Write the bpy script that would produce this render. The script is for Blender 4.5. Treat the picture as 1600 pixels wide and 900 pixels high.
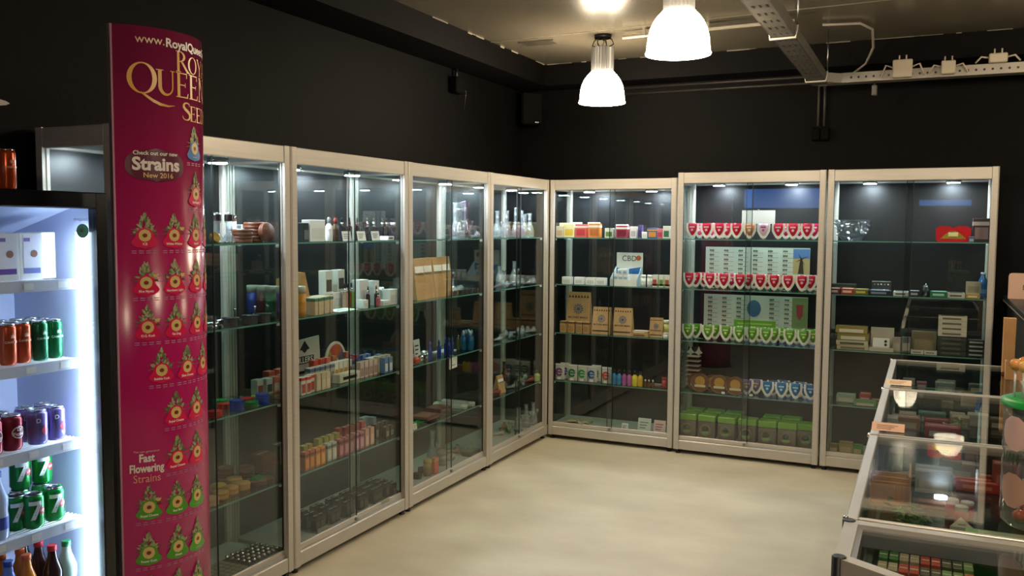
import bpy, bmesh, math, random
from mathutils import Matrix, Vector
random.seed(7)
for o in list(bpy.data.objects): bpy.data.objects.remove(o, do_unlink=True)
S = bpy.context.scene
COL = S.collection
pi = math.pi

# ------------------------------------------------------------------ camera
FPX = 1383.7
CAM = Vector((2.6143, -6.2362, 1.6299))
YAW, PITCH, ROLL = -0.4383, -0.0694, 0.0067
_f = Vector((math.sin(YAW)*math.cos(PITCH), math.cos(YAW)*math.cos(PITCH), math.sin(PITCH)))
_r = Vector((math.cos(YAW), -math.sin(YAW), 0)); _u = _r.cross(_f)
RT = math.cos(ROLL)*_r + math.sin(ROLL)*_u
UP = -math.sin(ROLL)*_r + math.cos(ROLL)*_u
FW = _f
cd = bpy.data.cameras.new('camera'); cam = bpy.data.objects.new('camera', cd); COL.objects.link(cam)
cd.sensor_width = 36; cd.lens = FPX*36/1600; cd.clip_start = 0.05
cam.matrix_world = Matrix(((RT.x, UP.x, -FW.x, CAM.x), (RT.y, UP.y, -FW.y, CAM.y), (RT.z, UP.z, -FW.z, CAM.z), (0, 0, 0, 1)))
S.camera = cam

# ------------------------------------------------------------------ world (blue dusk outside the shop front), exposure
w = bpy.data.worlds.new('dusk'); S.world = w; w.use_nodes = True
w.node_tree.nodes['Background'].inputs[0].default_value = (0.10, 0.24, 0.75, 1)
w.node_tree.nodes['Background'].inputs[1].default_value = 3.0
S.view_settings.view_transform = 'Standard'; S.view_settings.look = 'None'
S.view_settings.gamma = 1; S.view_settings.use_curve_mapping = False
S.view_settings.exposure = 0.9
try:
    S.cycles.transparent_max_bounces = 40; S.cycles.max_bounces = 8
except Exception: pass
LAMP_L, SPOT_L, LED_L = 38.0, 240.0, 18.0

# ------------------------------------------------------------------ materials
def lin(h):
    h = h.lstrip('#'); r = [int(h[i:i+2], 16)/255 for i in (0, 2, 4)]
    return tuple(c/12.92 if c <= .04045 else ((c+.055)/1.055)**2.4 for c in r) + (1,)
MC = {}
def mat(h, rough=.5, metal=0., name=None, emit=0., alpha=None):
    k = (h, rough, metal, emit)
    if k in MC: return MC[k]
    m = bpy.data.materials.new(name or 'paint_'+h.strip('#')); m.use_nodes = True
    b = m.node_tree.nodes['Principled BSDF']
    b.inputs['Base Color'].default_value = lin(h); b.inputs['Roughness'].default_value = rough
    b.inputs['Metallic'].default_value = metal
    if emit:
        b.inputs['Emission Color'].default_value = lin(h); b.inputs['Emission Strength'].default_value = emit
    MC[k] = m; return m
def noisy(name, c1, c2, scale, rough, bump=0., bscale=None, metal=0., detail=6, stretch=None, spec=None):
    m = bpy.data.materials.new(name); m.use_nodes = True; N = m.node_tree.nodes; L = m.node_tree.links
    b = N['Principled BSDF']; b.inputs['Roughness'].default_value = rough; b.inputs['Metallic'].default_value = metal
    if spec is not None: b.inputs['Specular IOR Level'].default_value = spec
    tc = N.new('ShaderNodeTexCoord'); mp = N.new('ShaderNodeMapping'); L.new(tc.outputs['Object'], mp.inputs[0])
    if stretch: mp.inputs['Scale'].default_value = stretch
    n = N.new('ShaderNodeTexNoise'); n.inputs['Scale'].default_value = scale; n.inputs['Detail'].default_value = detail
    L.new(mp.outputs[0], n.inputs['Vector'])
    r = N.new('ShaderNodeValToRGB'); r.color_ramp.elements[0].color = lin(c1); r.color_ramp.elements[1].color = lin(c2)
    r.color_ramp.elements[0].position = .3; r.color_ramp.elements[1].position = .7
    L.new(n.outputs['Fac'], r.inputs[0]); L.new(r.outputs[0], b.inputs['Base Color'])
    if bump:
        n2 = N.new('ShaderNodeTexNoise'); n2.inputs['Scale'].default_value = bscale or scale*4; n2.inputs['Detail'].default_value = 4
        L.new(mp.outputs[0], n2.inputs['Vector'])
        bp = N.new('ShaderNodeBump'); bp.inputs['Strength'].default_value = bump; bp.inputs['Distance'].default_value = .01
        L.new(n2.outputs['Fac'], bp.inputs['Height']); L.new(bp.outputs[0], b.inputs['Normal'])
    return m
def glass_mat(name, tint, f0=.05, frost=0.):
    m = bpy.data.materials.new(name); m.use_nodes = True; N = m.node_tree.nodes; L = m.node_tree.links
    N.remove(N['Principled BSDF']); out = N['Material Output']
    tr = N.new('ShaderNodeBsdfTransparent'); tr.inputs[0].default_value = lin(tint)
    gl = N.new('ShaderNodeBsdfGlossy'); gl.inputs['Roughness'].default_value = 0.0
    lw = N.new('ShaderNodeLayerWeight'); lw.inputs[0].default_value = .5
    p = N.new('ShaderNodeMath'); p.operation = 'POWER'; p.inputs[1].default_value = 5
    ma = N.new('ShaderNodeMath'); ma.operation = 'MULTIPLY_ADD'; ma.inputs[1].default_value = 1-f0; ma.inputs[2].default_value = f0
    L.new(lw.outputs['Facing'], p.inputs[0]); L.new(p.outputs[0], ma.inputs[0])
    mx = N.new('ShaderNodeMixShader'); L.new(ma.outputs[0], mx.inputs[0]); L.new(tr.outputs[0], mx.inputs[1]); L.new(gl.outputs[0], mx.inputs[2])
    last = mx
    if frost:
        df = N.new('ShaderNodeBsdfDiffuse'); df.inputs[0].default_value = (.85, .88, .9, 1)
        m2 = N.new('ShaderNodeMixShader'); m2.inputs[0].default_value = frost
        L.new(mx.outputs[0], m2.inputs[1]); L.new(df.outputs[0], m2.inputs[2]); last = m2
    L.new(last.outputs[0], out.inputs[0]); return m
def emis(name, col, strength):
    m = bpy.data.materials.new(name); m.use_nodes = True; N = m.node_tree.nodes; L = m.node_tree.links
    N.remove(N['Principled BSDF']); e = N.new('ShaderNodeEmission'); e.inputs[0].default_value = (*col, 1); e.inputs[1].default_value = strength
    L.new(e.outputs[0], N['Material Output'].inputs[0]); return m
ALU = noisy('anodised_aluminium', '#b9b3a8', '#c2bcb1', 3, .38, metal=.35, stretch=(1, 1, 30))
ALUD = noisy('ribbed_aluminium', '#9d9d9c', '#aaaaaa', 3, .35, metal=.6, stretch=(40, 40, 1))
PANE = glass_mat('clear_pane', '#f4f7f6', .045)
SHELFG = glass_mat('green_shelf_glass', '#e6f2ec', .06)
EDGEG = mat('#5f8f80', .2)
GLASSY = glass_mat('blown_glass', '#dfe6e8', .20, .15)
BOWLG = glass_mat('clear_bowl_glass', '#e4e8ea', .10, .015)
GLASSP = glass_mat('purple_blown_glass', '#b58fb5', .18, .12)
PLAST = glass_mat('clear_plastic', '#e9eae6', .09, .07)
PANEL = mat('#0e0f10', .4, name='dark_back_panel')
DECK = mat('#a7a69f', .5, name='grey_deck_board')
BLACK = mat('#0c0c0c', .45); BLK2 = mat('#1b1b1c', .4); MATTE = noisy('matte_black_plastic','#080808','#0b0b0b',20,.85,spec=.08); WHITE = mat('#e9e8e4', .5); PAPER = mat('#f3f1ec', .7)
CHROME = mat('#d5d5d5', .15, 1.); STEEL = mat('#8f8f90', .3, 1.)
KRAFT = noisy('kraft_paper', '#b98f5f', '#c69d6c', 25, .8, .05)
WOODD = noisy('dark_walnut_wood', '#5a2f1a', '#7a4526', 6, .45, stretch=(1, 1, 8))
WOODL = noisy('pale_pine_wood', '#b98650', '#cf9f66', 6, .5, stretch=(1, 8, 1))
GOLD = mat('#c79a3e', .35, .5); BRASS = mat('#c8a24a', .25, 1.)

TPAPER = bpy.data.materials.new('thin_white_paper'); TPAPER.use_nodes = True
_N = TPAPER.node_tree.nodes; _L = TPAPER.node_tree.links; _N.remove(_N['Principled BSDF'])
_d = _N.new('ShaderNodeBsdfDiffuse'); _d.inputs[0].default_value = (.9,.89,.86,1); _t = _N.new('ShaderNodeBsdfTranslucent'); _t.inputs[0].default_value = (.9,.89,.86,1)
_m = _N.new('ShaderNodeMixShader'); _m.inputs[0].default_value = .5; _L.new(_d.outputs[0], _m.inputs[1]); _L.new(_t.outputs[0], _m.inputs[2]); _L.new(_m.outputs[0], _N['Material Output'].inputs[0])
# ------------------------------------------------------------------ mesh builder
class MB:
    def __init__(s): s.v = []; s.f = []; s.m = []; s.s = []
    def add(s, vs, fs, mi=0, sm=False):
        b = len(s.v); s.v += [tuple(p) for p in vs]
        for f in fs: s.f.append(tuple(b+i for i in f)); s.m.append(mi); s.s.append(sm)
        return s
    def box(s, x0, x1, y0, y1, z0, z1, mi=0):
        return s.add([(x0,y0,z0),(x1,y0,z0),(x1,y1,z0),(x0,y1,z0),(x0,y0,z1),(x1,y0,z1),(x1,y1,z1),(x0,y1,z1)],
            [(0,3,2,1),(4,5,6,7),(0,1,5,4),(1,2,6,5),(2,3,7,6),(3,0,4,7)], mi)
    def cbox(s, x0, x1, y0, y1, z0, z1, c=.002, mi=0):
        c = min(c, (x1-x0)*.3, (y1-y0)*.3, (z1-z0)*.3)
        X=(x0,x1);Y=(y0,y1);Z=(z0,z1); vs=[]; ix={}
        for i in (0,1):
            for j in (0,1):
                for k in (0,1):
                    p=[X[i],Y[j],Z[k]]; d=[c if i==0 else -c, c if j==0 else -c, c if k==0 else -c]
                    for a in range(3):
                        q=[p[b]+(d[b] if b!=a else 0) for b in range(3)]; ix[i,j,k,a]=len(vs); vs.append(q)
        fs=[]
        for a in range(3):
            b,e=(a+1)%3,(a+2)%3
            for t in (0,1):
                def key(bb,ee):
                    q=[0,0,0]; q[a]=t; q[b]=bb; q[e]=ee; return ix[q[0],q[1],q[2],a]
                fs.append((key(0,0),key(1,0),key(1,1),key(0,1)))
        for a in range(3):   # edges along axis a
            b,e=(a+1)%3,(a+2)%3
            for bb in (0,1):
                for ee in (0,1):
                    def k2(t,ax):
                        q=[0,0,0]; q[a]=t; q[b]=bb; q[e]=ee; return ix[q[0],q[1],q[2],ax]
                    fs.append((k2(0,b),k2(1,b),k2(1,e),k2(0,e)))
        for i in (0,1):
            for j in (0,1):
                for k in (0,1): fs.append((ix[i,j,k,0],ix[i,j,k,1],ix[i,j,k,2]))
        return s.add(vs, fs, mi)
    def lathe(s, prof, n=16, c=(0,0,0), mi=0, sm=True, axis='z', cap=True):
        vs=[]; fs=[]
        for (r,z) in prof:
            for k in range(n):
                a=2*pi*k/n; p=(r*math.cos(a), r*math.sin(a), z)
                if axis=='y': p=(p[0], p[2], p[1])
                elif axis=='x': p=(p[2], p[0], p[1])
                vs.append((c[0]+p[0], c[1]+p[1], c[2]+p[2]))
        for i in range(len(prof)-1):
            for k in range(n):
                a=i*n+k; b=i*n+(k+1)%n; fs.append((a,b,b+n,a+n))
        s.add(vs, fs, mi, sm)
        if cap:
            b=len(s.v)-len(vs)
            if prof[0][0]>1e-5: s.f.append(tuple(b+k for k in range(n))); s.m.append(mi); s.s.append(False)
            if prof[-1][0]>1e-5: s.f.append(tuple(b+(len(prof)-1)*n+k for k in range(n))); s.m.append(mi); s.s.append(False)
        return s
    def prism(s, poly, a0, a1, axis='y', mi=0, sm=False):
        n=len(poly)
        def P(p,t):
            return (p[0],t,p[1]) if axis=='y' else ((p[0],p[1],t) if axis=='z' else (t,p[0],p[1]))
        vs=[P(p,a0) for p in poly]+[P(p,a1) for p in poly]
        fs=[tuple(range(n)),tuple(range(2*n-1,n-1,-1))]
        s.add(vs,fs,mi)
        b=len(s.v)-2*n
        for i in range(n):
            j=(i+1)%n; s.f.append((b+i,b+j,b+n+j,b+n+i)); s.m.append(mi); s.s.append(sm)
        return s
    def tube(s, pts, r, n=8, mi=0, cap=True):
        pts=[Vector(p) for p in pts]; vs=[]; fs=[]; prev=None
        for i,p in enumerate(pts):
            t=(pts[min(i+1,len(pts)-1)]-pts[max(i-1,0)]).normalized()
            a=prev-t*prev.dot(t) if prev else (Vector((0,0,1)).cross(t) if abs(t.z)<.9 else Vector((1,0,0)).cross(t))
            a.normalize(); prev=a; b=t.cross(a)
            rr=r[i] if isinstance(r,(list,tuple)) else r
            for k in range(n):
                q=p+(a*math.cos(2*pi*k/n)+b*math.sin(2*pi*k/n))*rr; vs.append(q)
        for i in range(len(pts)-1):
            for k in range(n):
                a_=i*n+k; b_=i*n+(k+1)%n; fs.append((a_,b_,b_+n,a_+n))
        s.add(vs,fs,mi,True)
        if cap:
            b=len(s.v)-len(vs); s.f.append(tuple(b+k for k in range(n))); s.m.append(mi); s.s.append(False)
            s.f.append(tuple(b+len(vs)-n+k for k in range(n))); s.m.append(mi); s.s.append(False)
        return s
    def ball(s, c, rx, ry=None, rz=None, n=12, h=8, mi=0):
        ry=ry or rx; rz=rz or rx; vs=[(c[0],c[1],c[2]-rz)]; fs=[]
        for i in range(1,h):
            t=-pi/2+pi*i/h
            for k in range(n):
                a=2*pi*k/n; vs.append((c[0]+rx*math.cos(t)*math.cos(a), c[1]+ry*math.cos(t)*math.sin(a), c[2]+rz*math.sin(t)))
        vs.append((c[0],c[1],c[2]+rz))
        for k in range(n): fs.append((0,1+(k+1)%n,1+k))
        for i in range(h-2):
            for k in range(n):
                a=1+i*n+k; b=1+i*n+(k+1)%n; fs.append((a,b,b+n,a+n))
        t=1+(h-2)*n
        for k in range(n): fs.append((t+k,t+(k+1)%n,t+n))
        return s.add(vs,fs,mi,True)
    def build(s, name, mats, parent=None, loc=None, recalc=True):
        me=bpy.data.meshes.new(name); me.from_pydata(s.v,[],s.f)
        for m in (mats if isinstance(mats,(list,tuple)) else [mats]): me.materials.append(m)
        me.polygons.foreach_set('material_index', s.m); me.polygons.foreach_set('use_smooth', s.s)
        if recalc:
            bm=bmesh.new(); bm.from_mesh(me); bmesh.ops.recalc_face_normals(bm, faces=bm.faces); bm.to_mesh(me); bm.free()
        o=bpy.data.objects.new(name, me); COL.objects.link(o)
        if parent: o.parent=parent
        if loc: o.location=loc
        return o
def tag(o, label, cat, group=None, kind=None):
    o['label']=label; o['category']=cat
    if group: o['group']=group
    if kind: o['kind']=kind
    return o
def empty(name, loc=(0,0,0), rz=0):
    o=bpy.data.objects.new(name, None); COL.objects.link(o); o.location=loc; o.rotation_euler=(0,0,rz); o.empty_display_size=.05
    return o
def struct(o): o['kind']='structure'; return o
def copy_tree(o, parent=None):
    c=o.copy(); COL.objects.link(c); c.parent=parent
    for ch in o.children: copy_tree(ch, c)
    return c
PROTO={}
def inst(key, fn, *a):
    """first call builds the thing, later calls copy it and its parts"""
    if key in PROTO: return copy_tree(PROTO[key])
    o=fn(*a); PROTO[key]=o; return o
TXT={}
def text2d(st, size, bold=0., res=3):
    """letters as flat polygons, centred; returns verts (x,z) and faces"""
    k=(st,bold,res)
    if k not in TXT:
        c=bpy.data.curves.new('lettering','FONT'); c.body=st; c.size=1; c.align_x='CENTER'; c.align_y='CENTER'; c.resolution_u=res; c.offset=bold
        o=bpy.data.objects.new('lettering',c); COL.objects.link(o)
        dg=bpy.context.evaluated_depsgraph_get(); me=o.evaluated_get(dg).to_mesh()
        TXT[k]=([(v.co.x,v.co.y) for v in me.vertices],[tuple(p.vertices) for p in me.polygons])
        o.evaluated_get(dg).to_mesh_clear(); bpy.data.objects.remove(o); bpy.data.curves.remove(c)
    v,f=TXT[k]; return [(x*size,y*size) for x,y in v], f
def put_text(mb, st, size, x, y, z, mi=0, bold=0., fn=None):
    v,f=text2d(st,size,bold)
    mb.add([(fn(x+a,z+b) if fn else (x+a,y,z+b)) for a,b in v], f, mi)

# pixel -> place on a known plane (photo pixels, 1600 x 900)
def ux(px, y, z):
    a=(px-800)/FPX; dy=y-CAM.y; dz=z-CAM.z
    return CAM.x-(dy*(RT.y-a*FW.y)+dz*(RT.z-a*FW.z))/(RT.x-a*FW.x)
def uy(px, x, z):
    a=(px-800)/FPX; dx=x-CAM.x; dz=z-CAM.z
    return CAM.y-(dx*(RT.x-a*FW.x)+dz*(RT.z-a*FW.z))/(RT.y-a*FW.y)
def onz(px, py, z):
    d=FW+RT*((px-800)/FPX)+UP*((450-py)/FPX); return CAM+d*((z-CAM.z)/d.z)

# ------------------------------------------------------------------ the room
WX, WY, CEIL, SOF = -.425, .425, 2.88, 2.72
RX, FY = 4.7, -9.0
FLOOR_M = noisy('poured_cream_floor', '#b7ac94', '#cbc1a8', 2.2, .42, .04, 14, detail=10, stretch=(1,1.6,1))
CEIL_M = noisy('glossy_olive_ceiling_paint', '#5f594c', '#676052', 2.2, .22, .06, 7)
WALL_M = noisy('black_wall_paint', '#070606', '#090807', 3, .65, .25, 18, spec=.10)
struct(MB().box(WX-.1, RX+.1, FY-.1, WY+.1, -.1, 0).build('floor', FLOOR_M))
struct(MB().box(WX-.1, RX+.1, FY-.1, WY+.1, CEIL, CEIL+.1).build('ceiling', CEIL_M))
struct(MB().box(WX-.1, WX, FY, WY, 0, CEIL).build('wall_left', WALL_M))
struct(MB().box(WX-.1, RX+.1, WY, WY+.1, 0, CEIL).build('wall_back', WALL_M))
struct(MB().box(RX, RX+.1, FY, WY, 0, CEIL).build('wall_right', WALL_M))
# shop front behind the camera: wall with openings, frames and panes
wins=[(-.25,1.1,1.95,2.3),(2.45,3.22,1.98,2.1)]
m=MB(); xs=[WX]+[v for a in wins for v in a[:2]]+[RX]
for i in range(0,len(xs),2): m.box(xs[i],xs[i+1],FY-.1,FY,0,CEIL)
for a in wins: m.box(a[0],a[1],FY-.1,FY,0,a[2]); m.box(a[0],a[1],FY-.1,FY,a[3],CEIL)
struct(m.build('wall_front', WALL_M))
for i,a in enumerate(wins):
    wn=struct(empty('window_%d'%(i+1),(0,0,0)))
    f=MB(); x0,x1,z0,z1=a
    f.box(x0,x0+.02,FY-.08,FY-.02,z0,z1).box(x1-.02,x1,FY-.08,FY-.02,z0,z1).box(x0,x1,FY-.08,FY-.02,z0,z0+.015).box(x0,x1,FY-.08,FY-.02,z1-.015,z1)
    f.build('window_frame',BLK2,wn)
    MB().box(x0,x1,FY-.055,FY-.049,z0,z1).build('pane',PANE,wn)
# soffits along the left and the back wall, with the chipped paint line at the ceiling
struct(MB().box(WX,-.12,FY,WY,SOF,CEIL).build('trim_1',WALL_M))
struct(MB().box(-.12,RX,.17,WY,SOF,CEIL).build('trim_2',WALL_M))
CHIP=mat('#8f8776',.8,name='chipped_plaster')
m=MB(); x=-.1
while x<RX:
    L=random.uniform(.02,.16)
    if random.random()<.55: m.box(x,x+L,.166,.171,CEIL-random.uniform(.001,.005),CEIL-.0005)
    x+=L
struct(m.build('trim_3',CHIP))
m=MB(); y=.15
while y>-6:
    L=random.uniform(.02,.14)
    if random.random()<.4: m.box(-.121,-.116,y-L,y,CEIL-random.uniform(.003,.012),CEIL-.0005)
    y-=L
struct(m.build('trim_4',CHIP))
struct(MB().prism([(-.12,-.766),(4.6,-1.01),(4.6,-1.003),(-.12,-.759)],CEIL-.0025,CEIL-.0002,'z').build('trim_5',mat('#7d7566',.7)))
# two thin pipes under the rear soffit
for i,(z,y) in enumerate(((2.70,.405),(2.655,.405))):
    o=MB().tube([(.25,y,z),(1.9,y,z),(3.9,y,z)],.011,8).build('wall_conduit',mat('#2a2622',.5))
    tag(o,['upper black conduit along the rear wall','lower black conduit along the rear wall'][i],'conduit')
# ------------------------------------------------------------------ pendant lamps
LAMPM = emis('lit_white_dome', (1.0,.83,.60), LAMP_L)
def make_lamp():
    t=empty('pendant_lamp')
    MB().lathe([(.055,-.02),(.055,-.001)],16).build('ceiling_plate',BLK2,t)
    MB().tube([(0,0,-.02),(.012,0,-.045),(-.008,0,-.07),(0,0,-.09)],.006,6).build('hook',STEEL,t)
    for k in range(4):
        a=k*1.5; MB().tube([(.02*math.cos(a),.02*math.sin(a),-.012),(.06*math.cos(a),.05*math.sin(a),-.03),(.075*math.cos(a),.06*math.sin(a),-.06),(.03*math.cos(a),.03*math.sin(a),-.085)],.0045,5).build('cable',BLACK,t)
    n=48; m=MB(); pr=[]
    for k in range(n):
        a=2*pi*k/n; r=.074 if k%2 else .067; pr.append((r*math.cos(a),r*math.sin(a)))
    m.prism(pr,-.245,-.085,'z'); m.lathe([(.05,-.085),(.045,-.075)],16)
    m.build('ribbed_housing',ALUD,t)
    P=[(.078,-.24),(.082,-.247),(.098,-.262),(.118,-.290),(.134,-.325),(.143,-.365),(.147,-.41),(.149,-.428),(.153,-.432),(.153,-.439)]
    MB().lathe(P+[(.148,-.439),(.10,-.434),(.0001,-.432)],28,cap=False).build('dome_shade',LAMPM,t)
    return t
lamps=[(.644,-.66,'bell pendant lamp hanging nearest the rear cabinets'),(1.52,-2.08,'bell pendant lamp nearer the cable tray, its top cut off'),
       (2.9,-4.5,'added unseen bell pendant lamp over the corner counter'),(2.4,-7.2,'added unseen bell pendant lamp by the shop front'),(3.7,-1.3,'added unseen bell pendant lamp over the dark bar')]  # these three hang out of view, added to light the room
for x,y,lb in lamps:
    o=inst('lamp',make_lamp); o.location=(x,y,CEIL); tag(o,lb,'lamp','bell-shaped pendant lamps')

# ------------------------------------------------------------------ cable tray and what hangs on it
TRAY=noisy('galvanised_tray','#8d867c','#9c958a',9,.45,metal=.5)
t=empty('cable_tray',(1.925,0,2.58)); tag(t,'perforated metal cable tray bending along the rear ceiling','cable tray')
TRAY_SHADE=noisy('shaded_tray','#5f5a52','#6b665d',9,.55,metal=.4)  # same tray metal, shade on the near run painted in as darker colour
m=MB(); m.box(-.055,.055,-4.2,-.02,0,.004); m.build('tray_floor',TRAY_SHADE,t)
for sx in (-1,1):
    y1=-.02 if sx<0 else -.10
    MB().box(sx*.055-.002,sx*.055+.002,-4.2,y1,0,.06).build('tray_side',TRAY_SHADE,t)
m=MB(); y=-.15
while y>-4.1:
    for xx,dx in ((-.03,.005),(.0,.004),(.03,.005)):
        m.box(xx-dx,xx+dx,y-.045,y,-.001,.001)
    y-=.15
m.build('slot_row',BLACK,t)['kind']='stuff'
# rounded bend, then the run along the rear wall
pts=[]
for k in range(9):
    a=pi-(pi/2)*k/8; pts.append((.045+.10*math.cos(a),-.02+.10*math.sin(a)))
m=MB()
for i in range(8):
    (ax,ay),(bx,by)=pts[i],pts[i+1]
    m.add([(ax,ay,0),(bx,by,0),(bx,by,.062),(ax,ay,.062)],[(0,1,2,3)],0,True)
m.build('tray_bend',TRAY,t)
m=MB(); m.box(.045,2.74,-.02,.08,0,.004); m.build('tray_floor',TRAY,t)
for yy in (-.02,.08): MB().box(.14 if yy<0 else .045,2.74,yy-.002,yy+.002,0,.062).build('tray_side',TRAY,t)
MB().prism([(.14-.085*math.cos(a*pi/16),-.10+.08*math.sin(a*pi/16)) for a in range(9)],0,.06,'z').build('tray_bend',TRAY,t)
m=MB(); x=.2
while x<2.6:
    m.lathe([(.0075,-.0245),(.0075,-.0215)],8,(x,0,.03),axis='y'); x+=.045
m.build('hole_row',BLACK,t)['kind']='stuff'
for y in (-.2,-1.62,-3.1):
    MB().tube([(-.065,y,.03),(-.062,y,-.010),(.062,y,-.010),(.070,y,.05)],.006,6).build('bracket',mat('#cfc9bc',.5),t)
    for sx in (.07,): MB().tube([(sx,y,.045),(sx,y,.299)],.004,6).build('hanger_rod',STEEL,t)
BOXM=mat('#b7ab97',.6)
def jbox(x,w,h,dz,lb):
    b=MB().cbox(x-w/2,x+w/2,-.080,-.0235,2.60+dz,2.60+dz+h,.006).build('junction_box',BOXM); tag(b,lb,'junction box','junction boxes on the cable tray')
    MB().box(x-w/2+.006,x+w/2-.006,-.077,-.075,2.60+dz+.006,2.60+dz+h-.006).build('box_lid',BOXM,b)
    for s in (-1,1):
        MB().tube([(x+s*w/2,-.05,2.6+dz+h*.6),(x+s*(w/2+.04),-.05,2.6+dz+h*.75),(x+s*(w/2+.07),-.03,2.61+dz)],.006,6).build('cable',BOXM,b)
        MB().tube([(x+s*.02,-.05,2.6+dz+h),(x+s*.02,-.05,2.6+dz+h+.03)],.005,6).build('cable_gland',BOXM,b)
jbox(2.43,.115,.11,-.015,'largest pale junction box on the tray, nearest its bend')
jbox(2.69,.08,.08,-.01,'small square junction box on the tray between two others')
jbox(2.96,.10,.055,.04,'flat wide junction box high on the tray, rightmost')
b=MB().cbox(2.25,2.282,-.01,.03,2.49,2.556,.005).build('hanging_socket',mat('#5f5a55',.5)); tag(b,'grey socket hanging under the cable tray','socket')
MB().tube([(2.266,.01,2.55),(2.266,.01,2.579)],.006,6).build('cable',BLK2,b)
# conduits on the ceiling
o=MB().tube([(.80,-.72,2.84),(1.2,-.735,2.842),(1.86,-.755,2.842)],.011,8).build('ceiling_conduit',mat('#b5ad9d',.5)); tag(o,'pale pipe running along the ceiling from the far lamp','conduit')
for x in (.95,1.35,1.7): MB().box(x-.008,x+.008,-.76,-.72,2.835,2.88).build('pipe_clip',mat('#b5ad9d',.5),o)
o=MB().tube([(1.99,-.5,2.86),(2.2,-.45,2.86),(2.26,-.3,2.85),(2.25,.02,2.80),(2.20,.14,2.72),(2.12,.15,2.66)],.008,8).build('ceiling_cable',mat('#8f887c',.5)); tag(o,'grey cable looping from ceiling down behind the tray','cable')
# socket column under the tray on the rear wall
t=empty('wall_socket',(1.90,WY,2.25)); tag(t,'black double socket with two conduits on the rear wall','socket')
for x in (-.018,.022): MB().tube([(x,-.02,.1),(x,-.02,.46)],.009,8).build('conduit',mat('#3a332c',.5),t)
for x in (-.03,.03): MB().cbox(x-.028,x+.028,-.05,0,0,.09,.006).build('socket_body',MATTE,t)
# left wall: black bracket, speaker
t=empty('wall_spotlight',(WX,-.75,2.55)); tag(t,'small black fixture on the left wall under the soffit','wall fixture')
MB().cbox(0,.07,-.06,.06,0,.11,.01).build('body',MATTE,t); MB().tube([(.03,0,.1),(.03,0,.17)],.012,8).build('stem',BLACK,t)
MB().tube([(.05,.04,.05),(.07,.07,.02),(.06,.06,-.1)],.003,5).build('cord',BLK2,t)
t=empty('loudspeaker',(-.31,.32,2.44)); t.rotation_euler=(0,0,math.radians(40)); tag(t,'black loudspeaker mounted in the rear corner','speaker')
MB().cbox(-.085,.085,-.07,.07,0,.25,.012).build('cabinet',MATTE,t)
MB().box(-.075,.075,-.076,-.07,.03,.24).build('grille',MATTE,t); MB().box(.02,.05,-.077,-.07,.012,.02).build('badge',CHROME,t)
MB().box(-.02,.02,.06,.16,.1,.14).build('bracket',BLACK,t)
# ceiling vent
t=empty('ceiling_vent',(.17,-.62,CEIL)); tag(t,'small slotted vent on the ceiling near the left soffit','vent')
MB().box(-.13,.13,-.06,.06,-.008,-.0005).build('frame',mat('#4f493c',.6),t)
for k in range(5): MB().box(-.115,.115,-.048+k*.022,-.040+k*.022,-.010,-.007).build('slat',mat('#37322a',.6),t)

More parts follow.
